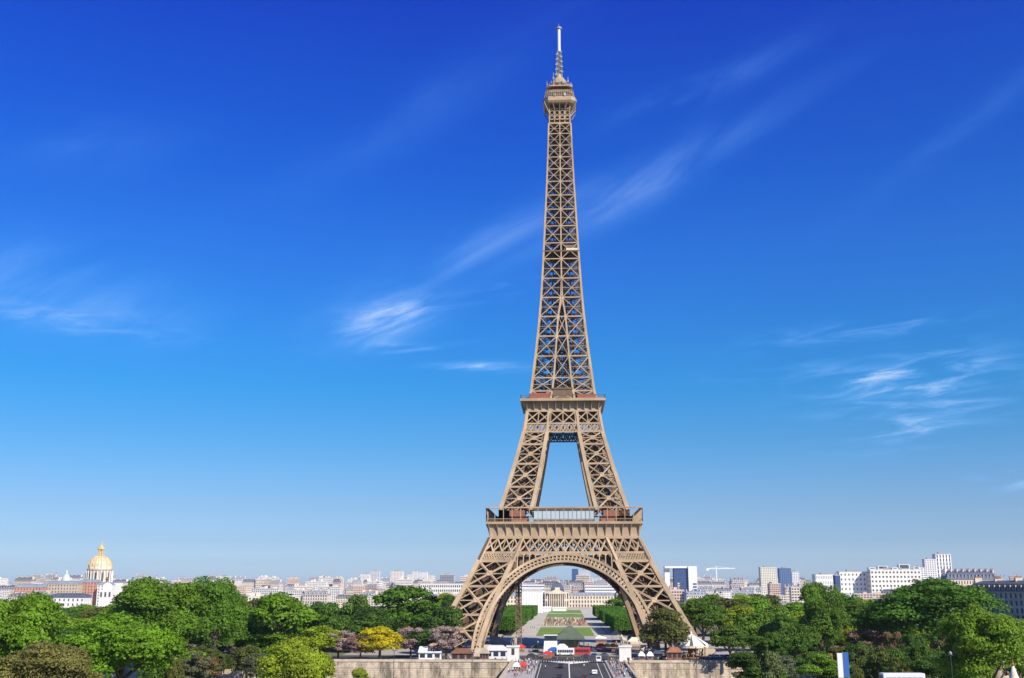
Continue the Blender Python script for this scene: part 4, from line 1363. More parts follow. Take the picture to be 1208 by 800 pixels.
tower_block(674.5, 682, 671, 3600, (0.06, 0.09, 0.2), 'dark blue tower block framed by the iron arch', wf=0.8, hf=0.8, win=M['bluewin'])
tower_block(682.5, 697, 673, 3700, (0.60, 0.63, 0.68), 'pale grey-blue tower block beside the dark blue one in the iron arch')
tower_block(697.5, 716, 682, 2900, (0.66, 0.66, 0.66), 'low pale tower block behind the arch, right of the grey-blue one')
tower_block(897, 916, 669.5, 2000, (0.70, 0.66, 0.55), 'cream tower block standing clear above the right park', wf=0.55, hf=0.45)
tower_block(919, 933, 671, 2050, (0.16, 0.24, 0.36), 'blue-grey glazed tower block right of the cream one', wf=0.8, hf=0.75, win=M['bluewin'], capm=M['slate'])
tower_block(934, 942.5, 675, 2080, (0.70, 0.70, 0.70), 'small white tower block beside the blue-grey glazed one', wf=0.5)
tower_block(1090.5, 1104, 660, 1800, (0.70, 0.68, 0.66), 'lower left one of the twin white towers at right', wf=0.45)
tower_block(1103.5, 1121.5, 654, 1830, (0.76, 0.75, 0.73), 'tall white tower with dark vertical strips, right one of the twin towers', wf=0.42, hf=0.86, floors=12, bays=5)
tower_block(1080, 1092, 670, 1600, WH, 'white block at the foot of the twin towers')
tower_block(990, 1026, 675, 1500, (0.76, 0.73, 0.68), 'long white apartment block on the skyline, its left wing', name='office_block', wf=0.34, hf=.42, floors=7, bays=8, dep=16)
tower_block(1026.5, 1086, 672.5, 1480, (0.75, 0.70, 0.62), 'long white apartment block on the skyline, its right wing with terraces', name='office_block', wf=0.5, hf=.42, floors=8, bays=14, dep=16)
tb = [o_ for o_ in S.objects if 'its right wing' in o_.get('label', '')][0]
hb = at_d(1026.5, 672.5, 1480).z - tb.location.z
for k, (x0, x1, y0, hh_) in enumerate(((-.48, -.36, -5, 3.4), (-.30, -.12, -3, 5.4), (-.05, .06, -6, 3.2), (.1, .3, -2, 7.4), (.36, .47, -5, 4.2))):
    wb = 59.5 / F * 1480
    pb = MB(); pb.b2((wb * x0, y0, hb + .82), (wb * x1, 7, hb + hh_)); pb.b2((wb * x0 + 1, y0 - .03, hb + 1.6), (wb * x1 - 1, y0 - .003, hb + hh_ - .6), 1)
    pb.build('roof_terrace', [M['white'], M['win']], tb)
tower_block(962, 990, 678, 2200, WH, 'plain white long building left of the long white apartment block', name='office_block', floors=4, wf=0.3)
tower_block(985, 991, 679, 1490, (0.10, 0.10, 0.22), 'narrow dark violet block against the end of the long white apartment block', name='office_block', wf=0.8, hf=0.8, win=M['bluewin'])
tower_block(40, 62, 688, 1500, (0.76, 0.73, 0.68), 'white house with a tall chimney left of the pale church dome')
tower_block(258, 270, 680, 2300, WH, 'white block rising behind the tall narrow tree at left')
# the white office block, its shaded left face coloured as blue glass
p = at_d(795, 668, 1700); q = at_d(822, 668, 1700)
t = thing('office_block', ((p.x + q.x) / 2, p.y + 12, gz(p.y) - 1), 'white framed office block, shaded left face coloured as blue glass, right of the iron tower', 'building')
hh = p.z - gz(p.y) + 1
w = q.x - p.x
mb = MB(); mb.b2((w * 0.12, -12, 0), (w / 2, 12, hh)); mb.b2((-w / 2 - 14, -10, hh - 3), (w * 0.119, 12, hh + 0.1)); mb.b2((-w / 2 - 14, -4, 0), (-w / 2 - 6, 12, hh - 3.01))
o = mb.build('wall', M['wall'], t); o.color = (*WH, 1)
mb = facade(MB(), w * 0.62, 18, hh - 3.05, 7, 9, wf=0.9, hf=0.8, sides=(0, 3)); o = mb.build('shaded_face', [M['slate'], M['bluewin']], t, loc=(-w / 2 + w * 0.31, 0.5, 0))
mb = MB()
for k in range(6): mb.b2((w * 0.3, -12.2, 4 + k * 4.4), (w * 0.47, -12.003, 6.4 + k * 4.4))
mb.build('window', M['bluewin'], t)
# crane on the horizon
p = at_d(845, 671, 2500)
t = thing('tower_crane', (p.x, p.y, gz(p.y)), 'pale tower crane far off, right of the blue and white office block', 'crane')
h = p.z - gz(p.y)
mb = MB(); mb.bar((0, 0, 0), (0, 0, h + 4), 2); mb.build('mast', M['white'], t)
mb = MB(); mb.bar((-22, 0, h), (42, 0, h + 1), 1.6); mb.bar((0, 0, h + 5), (35, 0, h + 1), .5); mb.bar((0, 0, h + 5), (-20, 0, h), .5); mb.b2((-23, -1, h - 4), (-17, 1, h - 0.9)); mb.build('jib', M['white'], t)

# gilded dome church
p = at_d(116, 690, 1500)
DX, DY, DZ = p.x, p.y, gz(p.y)
px1 = 1500 / F / 0.985                     # metres per pixel there
z_at = lambda y: at_d(116, y, 1500).z - DZ
R = 14.2 * px1
t = thing('domed_church', (DX, DY, DZ), 'great church dome ribbed with gold leaf and topped by a golden lantern and spire', 'church')
mb = MB(); mb.b2((-R * 2.6, -R * 1.3, 0), (R * 1.5, R * 1.3, z_at(688))); o = mb.build('church_body', M['stone_w'], t)
mb = MB()
zb0, zb1 = z_at(689), z_at(672)
mb.lathe([(R, zb0), (R, zb0 + 1), (R * .96, zb0 + 1.1), (R * .96, zb1 - 1.2), (R * 1.02, zb1 - 1.1), (R * 1.02, zb1)], 32); mb.build('drum', M['stone'], t)
col_ = MB(); wd = MB()
for k in range(24):
    a = 2 * pi * k / 24
    col_.tube([(R * 1.03 * cos(a), R * 1.03 * sin(a), zb0 + 1), (R * 1.03 * cos(a), R * 1.03 * sin(a), zb1 - 1.5)], [0.75, 0.7], 8)
for k in range(12):
    a = 2 * pi * (k + 0.25) / 12
    wd.box((R * .965 * cos(a), R * .965 * sin(a), (zb0 + zb1) / 2), (0.8, 2.2, (zb1 - zb0) * 0.6), rz=a)
col_.build('colonnade', M['stone_w'], t); wd.build('window', M['win'], t)
mb = MB(); zt_ = z_at(655.5)
Hd = zt_ - zb1
mb.lathe([(R * .93, zb1), (R * .93, zb1 + 1.8)] + [(R * .9 * cos(a), zb1 + 1.8 + (Hd - 1.8) * sin(a)) for a in [RAD(x) for x in range(0, 81, 8)]] + [(R * .2, zt_)], 32)
dome = mb.build('dome', M['leadgold'], t, smooth=True)
mb = MB()
for k in range(12):
    a = 2 * pi * k / 12
    pts = [((R * .9 * cos(e) + .25) * cos(a), (R * .9 * cos(e) + .25) * sin(a), zb1 + 1.8 + (Hd - 1.8) * sin(e)) for e in [RAD(x) for x in range(0, 80, 9)]]
    mb.tube(pts, [.75] * len(pts), 6)
    a2 = a + pi / 12
    for e in (0.3, 0.65, 0.95):
        mb.box(((R * .9 * cos(e) + .1) * cos(a2), (R * .9 * cos(e) + .1) * sin(a2), zb1 + 1.8 + (Hd - 1.8) * sin(e)), (1.0, 1.3, 2.4), rz=a2)
mb.build('rib', M['gold'], dome)
mb = MB()
rl = R * .24
for k in range(8):
    a = 2 * pi * k / 8
    mb.tube([(rl * cos(a), rl * sin(a), zt_), (rl * .95 * cos(a), rl * .95 * sin(a), z_at(648))], [.5, .45], 6)
mb.lathe([(rl * .55, zt_), (rl * .55, z_at(648))], 12)
mb.lathe([(rl * 1.3, z_at(648)), (rl * 1.25, z_at(647)), (rl * .7, z_at(645.5)), (rl * .25, z_at(643)), (0.12, z_at(636.5))], 12)
mb.build('lantern', M['gold'], t)
# brick ranges and roofs around the dome
for (x0, x1, top, dd, m, lab) in ((96, 117, 687, 1440, 'brick', 'pink brick range in front of the golden dome'), (20, 52, 693, 1380, 'brick', 'low pink brick house at the far left in front of the pale church dome'),
                                  (54, 95, 689, 1420, 'stone', 'cream stone range between the pale church dome and the golden dome'), (118, 133, 690, 1430, 'stone_w', 'cream stone wing at the right foot of the golden dome'),
                                  (62, 104, 705, 1000, 'stone_w', 'white house with a blue-grey mansard roof below the golden dome')):
    a, b = at_d(x0, top, dd), at_d(x1, top, dd); g = gz(a.y)
    t = thing('stone_range', ((a.x + b.x) / 2, a.y, g), lab, 'building')
    w, h = b.x - a.x, a.z - g
    mb = facade(MB(), w, 16, h, max(2, round(h / 4)), max(3, round(w / 4)), wf=0.35, hf=0.55); mb.build('wall', [M[m], M['win']], t)
    mansard(w, 16, h, 4.0, 3.0, 0).build('roof', [M['slate' if dd == 1000 else 'zinc'], M['wall'], M['win']], t)
p = at_d(127, 691, 1380); g = gz(p.y)
t = thing('church_facade', (p.x, p.y, g), 'small white church front with a cross right of the golden dome', 'church')
mb = MB(); h = p.z - g; mb.prism([(-8, 0), (8, 0), (8, h - 5), (4, h - 5), (3.6, h + 1), (0, h + 4), (-3.6, h + 1), (-4, h - 5), (-8, h - 5)], -5, 5); mb.build('front', M['stone_w'], t)
mb = MB(); mb.bar((0, -4, h + 3), (0, -4, h + 11), .8); mb.bar((-2.4, -4, h + 8), (2.4, -4, h + 8), .8); mb.build('cross', M['iron_post'], t)
mb = MB()
for x in (-5.5, 0, 5.5): mb.b2((x - 1.2, -5.1, h - 14), (x + 1.2, -5.003, h - 8))
mb.build('window', M['win'], t)
p = at_d(78, 683, 1700); g = gz(p.y); hh = lambda y: at_d(78, y, 1700).z - g
t = thing('domed_church', (p.x, p.y, g), 'small pale green-grey church dome left of the golden dome', 'church')
mb = MB(); r = 5.5 * 1700 / F; mb.lathe([(r, 0), (r, hh(688)), (r * 1.1, hh(688)), (r * 1.1, hh(687))], 20); mb.build('drum', M['stone_w'], t)
mb = MB(); mb.lathe([(r, hh(687))] + [(r * cos(a), hh(687) + (hh(677) - hh(687)) * sin(a)) for a in [RAD(x) for x in range(5, 80, 10)]] + [(r * .25, hh(677)), (r * .22, hh(674.5)), (.2, hh(672))], 20)
mb.build('dome', mat('verdigris', (0.50, 0.56, 0.53), 0.6), t)

# military school at the end of the lawns
EY = 826.0
t = thing('palace', (0, EY, 0), 'long cream neoclassical palace with a square dark dome at the end of the lawns', 'palace')
zc_ = lambda y: at_d(660, y, EY + DIST).z
XL, XR = at_d(643, 700, EY + DIST).x, at_d(671, 700, EY + DIST).x
CX, CW = (XL + XR) / 2, XR - XL
cream = mat('palace_stone', (0.70, 0.60, 0.45), 0.85, 0.12, 0.15)
def eco(name, m, build):
    mb = MB(); build(mb); return mb.build(name, m, t)
hp = zc_(698.5)
mb = facade(MB(), CW, 22, hp, 2, 9, wf=0.48, hf=0.72); mb.build('central_pavilion', [cream, M['win']], t, loc=(CX, 0, 0))
mb = MB()
for k in range(8):
    x = CX - CW * 0.31 + CW * 0.62 * k / 7
    mb.tube([(x, -12.2, 1.2), (x, -12.2, hp - 2.2)], [0.62, 0.52], 8)
mb.b2((CX - CW * .36, -13.0, hp - 2.2), (CX + CW * .36, -11.2, hp - 0.4)); mb.b2((CX - CW * .36, -13.4, 0), (CX + CW * .36, -11.2, 1.2))
mb.prism([(CX - CW * .36, hp - .4), (CX + CW * .36, hp - .4), (CX, hp + 3.6)], -12.9, -10.5)
mb.build('portico', cream, t)
mb = MB()
zd = zc_(687.5)
prof_ = [(8.6, hp + .2), (8.4, hp + 2.0), (7.9, hp + 4.5), (6.6, hp + 7.4), (4.6, zd - 1.0), (3.4, zd - .3)]
for (r0, z0), (r1, z1) in zip(prof_, prof_[1:]):
    for k in range(4):
        A = Matrix.Rotation(k * pi / 2, 3, 'Z')
        mb.face([A @ Vector((-r0, -r0, z0)), A @ Vector((r0, -r0, z0)), A @ Vector((r1, -r1, z1)), A @ Vector((-r1, -r1, z1))])
mb.b2((-3.4, -3.4, zd - .3), (3.4, 3.4, zd)); mb.bar((0, 0, zd), (0, 0, zd + 9), 0.35)
mb.b2((-3, -9.2, hp + .3), (3, -7.6, hp + 5.5), 1)
mb.build('dome', [M['slate'], cream], t, loc=(CX + 0.5, 0, 0))
hw_ = zc_(702.5)
for s, L in ((-1, 62), (1, 58)):
    x = CX + s * (CW / 2 + L / 2 + 0.02)
    mb = facade(MB(), L, 16, hw_, 3, 16, wf=0.42, hf=0.6); w_o = mb.build('wing', [cream, M['win']], t, loc=(x, 2, 0))
    mansard(L, 16, hw_, 3.6, 3, 12).build('roof', [M['zinc'], M['stone_w'], M['win']], w_o)
    x2 = CX + s * (CW / 2 + L + 9.1)
    mb = facade(MB(), 18, 20, hp - 1, 3, 4, wf=0.42, hf=0.6); w_o = mb.build('end_pavilion', [cream, M['win']], t, loc=(x2, 1, 0))
    mansard(18, 20, hp - 1, 6.5, 3.5, 3).build('roof', [M['slate'], M['stone_w'], M['win']], w_o)
# modern white slabs behind the palace
tower_block(690, 727, 691, 1600, (0.72, 0.72, 0.72), 'long modern white office slab with window bands behind the palace on its right', name='office_block', floors=6, bays=18, wf=0.85, hf=0.4, dep=18)
tower_block(612, 642, 690, 1560, (0.74, 0.73, 0.71), 'long modern white office slab behind the palace on its left', name='office_block', floors=6, bays=16, wf=0.85, hf=0.4, dep=18)
# the white temporary hall in front of the palace
a, b = at_d(616, 697, 1130), at_d(640, 697, 1130)
t = thing('exhibition_hall', ((a.x + b.x) / 2, a.y, 0), 'plain white temporary hall beside the left end of the palace front', 'hall')
mb = MB(); w = b.x - a.x; mb.b2((-w / 2, -9, 0), (w / 2, 12, a.z)); mb.build('wall', M['white_cloth'], t)
mb = MB(); mb.prism([(-w / 2 - .5, a.z + .02), (w / 2 + .5, a.z + .02), (w / 2, a.z + 2.2), (-w / 2, a.z + 2.2)], -9.4, 12.4); mb.build('roof', M['flatroof'], t)
mb = MB()
for k in range(7): mb.b2((-w / 2 + w * (k + .5) / 7 - .12, -9.2, 0), (-w / 2 + w * (k + .5) / 7 + .12, -9.003, a.z))
mb.build('frame', M['grey'], t)
for (x0, x1, top, base_y, lab) in ((641, 650, 715.5, 90, 'white marquee in front of the palace columns, left of the two'), (652, 668, 716.5, 70, 'white marquee in front of the palace portico, right of the two')):
    a, b = at_d(x0, top, 1260 - base_y), at_d(x1, top, 1260 - base_y)
    t = thing('marquee', ((a.x + b.x) / 2, a.y, 0), lab, 'tent')
    w = b.x - a.x; h = max(4, a.z)
    mb = MB(); mb.b2((-w / 2, -4, 0), (w / 2, 4, h * .65)); mb.build('side', M['white_cloth'], t)
    mb = MB(); mb.prism([(-w / 2 - .3, h * .652), (w / 2 + .3, h * .652), (w / 2, h), (-w / 2, h)], -4.4, 4.4); mb.build('tent_roof', M['white_cloth'], t)

# right side: curved slate-roofed palace and shaded corner block
a, b = at_d(1117, 684, 1150), at_d(1176, 684, 1150); g = gz(a.y)
t = thing('palace', ((a.x + b.x) / 2, a.y + 10, g), 'long pale building with a big dark slate roof right of the twin towers', 'building')
w, h = b.x - a.x, a.z - g
mb = facade(MB(), w, 18, h, 6, 18, wf=0.4, hf=0.6); o = mb.build('wall', [M['wall'], M['win']], t); o.color = (0.66, 0.54, 0.40, 1)
mansard(w, 18, h, 9.0, 2.4, 14).build('roof', [M['slate'], M['slate'], M['zinc']], t)
for k in range(9):
    chimneys(1.2, 18, h + 9, 1, k).build('chimney', [M['stone_w'], M['tile']], t, loc=(-w / 2 + 1 + (w - 2) * k / 8, 0, 0))
a, b = at_d(1158, 697, 800), at_d(1172, 697, 800); g = gz(a.y)
t = thing('corner_building', ((a.x + b.x) / 2, a.y + 6, g), 'cream corner building with a rounded domed turret behind the right foreground tree', 'building')
w, h = b.x - a.x, a.z - g
mb = facade(MB(), w, 12, h, 6, 3, wf=0.4); o = mb.build('wall', [M['wall'], M['win']], t); o.color = (0.70, 0.60, 0.46, 1)
mb = MB(); mb.lathe([(4, h * .6), (4, h + .5), (4.4, h + .6), (4.2, h + 1.2), (3.6, h + 3), (2.2, h + 5), (.4, h + 6.2), (.1, h + 8)], 16, (w * .1, -4, 0)); mb.build('turret', M['stone_w'], t)
mansard(w, 12, h, 3, 2, 3).build('roof', [M['zinc'], M['wall'], M['win']], t)
a, b = at_d(1177, 688, 620), at_d(1262, 688, 620); g = gz(a.y)
w, h = b.x - a.x, a.z - g - 5
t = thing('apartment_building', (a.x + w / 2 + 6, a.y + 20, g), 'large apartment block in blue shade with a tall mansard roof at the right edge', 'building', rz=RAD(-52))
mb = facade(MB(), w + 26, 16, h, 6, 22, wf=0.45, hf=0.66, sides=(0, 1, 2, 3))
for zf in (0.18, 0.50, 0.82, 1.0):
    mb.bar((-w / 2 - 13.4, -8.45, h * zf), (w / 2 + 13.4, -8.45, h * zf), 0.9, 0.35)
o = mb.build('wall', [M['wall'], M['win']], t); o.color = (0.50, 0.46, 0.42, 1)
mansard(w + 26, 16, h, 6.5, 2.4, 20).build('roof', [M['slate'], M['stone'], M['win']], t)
for k in range(6):
    chimneys(1.2, 16, h + 6.5, 1, k + 20).build('chimney', [M['stone'], M['tile']], t, loc=(-(w + 24) / 2 + (w + 24) * k / 5, 0, 0))

# ------------------------------------------------------------------ things on the quay, the bridge and under the tower
def ground_at(px, py, z=0.0):
    p = at_z(px, py, z); return p
def scale_at(p):                         # metres per pixel of the photograph at that distance
    return (p.y + DIST) / F
def empty_at(name, px, py, label, cat, group=None, rz=0.0, z=0.0):
    p = ground_at(px, py, z)
    return thing(name, (p.x, p.y, z), label, cat, group, rz), scale_at(p)

# warrior and horse statues on white plinths at the bridge head
def skin_mesh(name, verts, edges, radii, mats, root=0, sub=1, matfn=None):
    me = bpy.data.meshes.new(name + '_frame')
    me.from_pydata([Vector(v) for v in verts], edges, [])
    o = bpy.data.objects.new(name + '_frame', me); COL.objects.link(o)
    md = o.modifiers.new('skin', 'SKIN'); md.use_smooth_shade = True
    if not me.skin_vertices:
        me.skin_vertices.new()
    for i, r in enumerate(radii):
        sv = me.skin_vertices[0].data[i]
        r2 = r if isinstance(r, tuple) else (r, r)
        sv.radius = r2; sv.use_root = (i == root)
    if sub:
        sm = o.modifiers.new('sub', 'SUBSURF'); sm.levels = sub; sm.render_levels = sub
    dg = bpy.context.evaluated_depsgraph_get()
    out = bpy.data.meshes.new_from_object(o.evaluated_get(dg))
    out.name = name
    bpy.data.objects.remove(o); bpy.data.meshes.remove(me)
    out.materials.clear()
    for m in mats: out.materials.append(m)
    if matfn:
        for pl in out.polygons:
            pl.material_index = matfn(pl.center)
    return out
horse = skin_mesh('horse', [(-1.2, 0, 2.05), (0, 0, 1.95), (1.1, 0, 2.15), (1.75, 0, 2.95), (2.05, 0, 3.45), (2.55, 0, 3.15),
                            (-1.3, .35, 1.3), (-1.5, .35, .75), (-1.35, .35, 0.05), (-1.3, -.35, 1.3), (-1.5, -.35, .75), (-1.35, -.35, 0.05),
                            (1.15, .35, 1.25), (1.2, .35, .65), (1.15, .35, 0.05), (1.2, -.35, 1.35), (1.75, -.35, 1.1), (1.6, -.35, .55), (-1.75, 0, 1.9), (-2.0, 0, 0.9)],
                  [(0, 1), (1, 2), (2, 3), (3, 4), (4, 5), (0, 6), (6, 7), (7, 8), (0, 9), (9, 10), (10, 11), (2, 12), (12, 13), (13, 14), (2, 15), (15, 16), (16, 17), (0, 18), (18, 19)],
                  [.62, .58, .6, .36, .28, .16, .26, .15, .14, .26, .15, .14, .22, .14, .13, .22, .14, .12, .14, .08], [M['statue']], 1)
warrior = skin_mesh('warrior', [(0, 0, 1.5), (0, 0, 2.1), (0, 0, 2.55), (0, 0, 2.85), (0, 0, 3.1), (.22, 0, .8), (.25, 0.1, .06), (-.22, 0, .8), (-.3, -.1, .06),
                                (.42, 0, 2.45), (.75, 0, 2.7), (1.1, 0, 3.0), (-.42, 0, 2.45), (-.5, 0, 1.9), (-.5, -.2, 1.5)],
                    [(0, 1), (1, 2), (2, 3), (3, 4), (0, 5), (5, 6), (0, 7), (7, 8), (2, 9), (9, 10), (10, 11), (2, 12), (12, 13), (13, 14)],
                    [.32, .3, .36, .15, .22, .2, .13, .2, .13, .2, .13, .1, .2, .13, .1], [M['statue']], 0)
for (px, py, lab, rz) in ((605, 780.5, 'pale stone warrior and horse on a white plinth at the left bridge head', 0), (738, 780.5, 'pale stone warrior and horse on a white plinth at the right bridge head', pi)):
    t, sc = empty_at('statue', px, py, lab, 'statue', rz=rz)
    t.location.y += 3
    mb = MB(); mb.b2((-2.7, -2.7, 0), (2.7, 2.7, 0.7)); mb.b2((-2.3, -2.3, 0.7), (2.3, 2.3, 5.3)); mb.b2((-2.6, -2.6, 5.3), (2.6, 2.6, 5.9)); mb.build('plinth', M['stone_w'], t)
    for nm, me, off, s in (('horse', horse, (0.2, 0.3, 5.88), 1.12), ('warrior', warrior, (0.9 if rz == 0 else 1.2, -1.2, 5.88), 1.35)):
        o = bpy.data.objects.new(nm, me); COL.objects.link(o); o.parent = t; o.location = off; o.scale = (s, s, s); o.rotation_euler.z = RAD(-58) if nm == 'horse' and rz == 0 else (RAD(58) if nm == 'horse' else 0)
    if rz == 0:
        mb = MB(); mb.b2((-.6, -2.33, 2.4), (.6, -2.303, 4.9)); mb.build('plaque', M['iron_post'], t)

# vehicles -----------------------------------------------------------
def wheel_mesh(r, w):
    mb = MB(); mb.tube([(-w / 2, 0, 0), (w / 2, 0, 0)], [r, r], 14); mb.tube([(-w / 2 - .01, 0, 0), (w / 2 + .01, 0, 0)], [r * .55, r * .55], 10, 1)
    return mb.mesh('wheel', [M['tyre'], M['grey']])
W_CAR, W_BUS = wheel_mesh(.33, .22), wheel_mesh(.5, .3)
def car(px, py, col, label, rz=0.0, kind='car', group=None, z=0.02):
    """nose towards +y when rz = 0"""
    dims = {'car': (1.78, 4.3, 1.46), 'van': (2.0, 5.2, 2.3), 'suv': (1.9, 4.6, 1.75)}[kind]
    w, L, h = dims
    nm = {'car': 'parked_car', 'van': 'van', 'suv': 'car'}[kind]
    t, sc = empty_at('van' if kind == 'van' else 'car', px, py, label, 'van' if kind == 'van' else 'car', group, rz, z)
    if kind == 'van': prof = [(-L / 2, .35), (L / 2, .35), (L / 2, .95), (L * .38, 1.25), (L * .22, h), (-L / 2 + .1, h), (-L / 2, h * .6)]
    else: prof = [(-L / 2, .3), (L / 2, .3), (L / 2, .72), (L * .26, .92), (L * .10, h), (-L * .26, h), (-L * .43, .95), (-L / 2, .85)]
    mb = MB(); mb.prism(prof, -w / 2, w / 2)
    me = mb.mesh('body', M['paintcar']); me.transform(Matrix.Rotation(pi / 2, 4, 'Z'))
    o = bpy.data.objects.new('body', me); COL.objects.link(o); o.parent = t; o.color = (*col, 1)
    bv = o.modifiers.new('round', 'BEVEL'); bv.width = 0.09; bv.segments = 2
    mb = MB()
    zt = h - .12; zb_ = .96 if kind != 'van' else 1.3
    yr = -L * .43 if kind != 'van' else -L / 2 + .02
    mb.face([(-w * .4, yr - .03 + .0, zb_ + .03), (w * .4, yr - .03, zb_ + .03), (w * .38, (-L * .28 if kind != 'van' else yr + .07) - .02, zt), (-w * .38, (-L * .28 if kind != 'van' else yr + .07) - .02, zt)])
    mb.build('rear_window', M['glass_dark'], t)
    mb = MB()
    y1, y2 = (L * .22, L * .11) if kind != 'van' else (L * .37, L * .235)
    mb.face([(-w * .4, y1 + .05, zb_ + .04), (-w * .38, y2 + .04, zt), (w * .38, y2 + .04, zt), (w * .4, y1 + .05, zb_ + .04)])
    mb.build('windscreen', M['glass_dark'], t)
    for s in (-1, 1):
        mb = MB(); x = s * (w / 2 + .012)
        mb.face([(x, -L * .34, zb_), (x, L * .18, zb_), (x, L * .08, zt), (x, -L * .24, zt)]); mb.build('side_window', M['glass_dark'], t)
        mb = MB(); mb.b2((s * w * .36 - .13, -L / 2 - .02, .66), (s * w * .36 + .13, -L / 2 + .02, .86)); mb.build('tail_light', M['red_cloth'], t)
        for yy in (-L * .3, L * .3):
            o = bpy.data.objects.new('wheel', W_CAR); COL.objects.link(o); o.parent = t; o.location = (s * (w / 2 - .1), yy, .33)
    return t
def bus(px, py, col, label, rz=0.0, L=11.5, h=3.1, cat='bus', double=False):
    t, sc = empty_at('bus', px, py, label, cat, None, rz, 0.02)
    w = 2.5
    mb = MB(); mb.b2((-w / 2, -L / 2, .4), (w / 2, L / 2, h)); o = mb.build('body', M['paintcar'], t); o.color = (*col, 1)
    bv = o.modifiers.new('round', 'BEVEL'); bv.width = 0.18; bv.segments = 3
    for s in (-1, 1):
        mb = MB()
        for z0 in ((1.3,) if not double else (1.2, 2.9)):
            for k in range(7):
                y = -L / 2 + .5 + k * (L - 1) / 7
                mb.b2((s * (w / 2 + .01) - .01, y + .06, z0), (s * (w / 2 + .01) + .01, y + (L - 1) / 7 - .06, z0 + 1.1))
        mb.build('side_window', M['glass_dark'], t)
        for yy in (-L * .3, L * .32):
            o = bpy.data.objects.new('wheel', W_BUS); COL.objects.link(o); o.parent = t; o.location = (s * (w / 2 - .12), yy, .5)
        mb = MB(); mb.b2((-w * .43, s * (L / 2 + .012) - .012, 1.25), (w * .43, s * (L / 2 + .012) + .012, h - .45)); mb.build('windscreen' if s > 0 else 'rear_window', M['glass_dark'], t)
    return t
car(701.3, 795.5, (0.80, 0.80, 0.80), 'white hatchback driving away on the right lane of the bridge')
car(706, 781, (0.80, 0.80, 0.78), 'white van waiting by the right kerb at the end of the bridge', kind='van')
car(661.5, 788, (0.02, 0.02, 0.025), 'black car in the left lane beside the white dividing line', rz=pi)
car(660, 800.5, (0.03, 0.03, 0.04), 'black car half cut by the bottom edge of the photo', rz=pi)
car(690, 801, (0.04, 0.03, 0.03), 'dark car cut by the bottom edge, right of the dividing line')
car(691, 776.2, (0.05, 0.06, 0.10), 'dark blue car crossing at the end of the bridge, nearest the red bus', rz=pi / 2)
car(700, 775, (0.03, 0.08, 0.16), 'blue car on the quay street behind the white van', rz=pi / 2)
car(712, 774.5, (0.10, 0.10, 0.11), 'dark grey car on the quay street right of the blue car', rz=pi / 2)
car(640, 775, (0.20, 0.20, 0.21), 'silver car on the quay street left of the road end', rz=-pi / 2)
car(628, 775, (0.05, 0.05, 0.06), 'dark car on the quay street near the left plinth', rz=-pi / 2)
bus(684, 773, (0.62, 0.05, 0.03), 'red bus stopped at the far side of the quay street', rz=pi / 2 - .1, L=9)
bus(667, 773.5, (0.80, 0.80, 0.80), 'white coach at the far side of the quay street, left of the red bus', rz=pi / 2, L=7.5, cat='coach')
bus(1064, 812, (0.72, 0.72, 0.74), 'white coach roof at the bottom right below the dark shrubby tree', rz=pi / 2 + .04, L=8.6, h=3.2, cat='coach')
bc = [o_ for o_ in S.objects if o_.get('label', '').startswith('white coach roof')][0]
pc = at_d(1064, 794, 232); bc.location = (pc.x, pc.y, pc.z - 3.2)
# stalls, tents and kiosks -------------------------------------------
def stall(px, py, w, h, cloth, label, depth=3.5, rz=0.0):
    t, sc = empty_at('market_stall', px, py, label, 'stall', None, rz, 0.02)
    mb = MB()
    for x in (-w / 2, w / 2):
        for y in (-depth / 2, depth / 2): mb.bar((x, y, 0), (x, y, h * .68), .09)
    mb.build('frame', M['grey'], t)
    mb = MB(); zt, zm = h, h * .68
    for a, b in ((( -w / 2 - .2, -depth / 2 - .2), (w / 2 + .2, -depth / 2 - .2)), ((w / 2 + .2, -depth / 2 - .2), (w / 2 + .2, depth / 2 + .2)), ((w / 2 + .2, depth / 2 + .2), (-w / 2 - .2, depth / 2 + .2)), ((-w / 2 - .2, depth / 2 + .2), (-w / 2 - .2, -depth / 2 - .2))):
        mb.face([(*a, zm), (*b, zm), (b[0] * .35, b[1] * .2, zt), (a[0] * .35, a[1] * .2, zt)])
        mb.face([(*a, zm - .45), (*b, zm - .45), (*b, zm), (*a, zm)])
    c = (w / 2 + .2) * .35, (depth / 2 + .2) * .2
    mb.face([(-c[0], -c[1], zt), (c[0], -c[1], zt), (c[0], c[1], zt), (-c[0], c[1], zt)])
    mb.build('awning', M[cloth], t)
    mb = MB(); mb.b2((-w / 2 + .2, -depth / 2 + .1, 0), (w / 2 - .2, -depth / 2 + .8, 1.0)); mb.build('counter', M['brown_wood'], t)
    return t
stall(653, 773.2, 4.6, 3.4, 'blue_cloth', 'stall with a bright blue awning at the far end of the bridge road')
stall(646, 776.5, 3.4, 2.9, 'red_cloth', 'stall with a red and white-edged awning left of the blue one')
stall(663, 771.6, 5.0, 4.2, 'white_cloth', 'stall with a white awning behind the white coach')
stall(709, 768.5, 4.2, 3.5, 'red_cloth', 'leftmost of the row of bright stalls right of the red bus, under a red awning')
stall(716.5, 768.5, 3.2, 3.5, 'yellow_cloth', 'stall under a yellow awning between the red and orange ones')
stall(724, 768.5, 4.2, 3.5, 'orange_cloth', 'stall under an orange awning just left of the right plinth')
stall(709, 758, 5.5, 3.6, 'white_cloth', 'white tent with blue sides farther in under the tower, right of the green pavilion')
stall(727, 757, 4.2, 5.6, 'cream_cloth', 'pointed cream tent at the foot of the right tower leg')
stall(614, 769, 4.0, 3.2, 'red_cloth', 'stall with a dark red awning just right of the left plinth')
stall(592, 771, 4.0, 3.4, 'orange_cloth', 'stall with a rust orange awning just left of the left plinth')
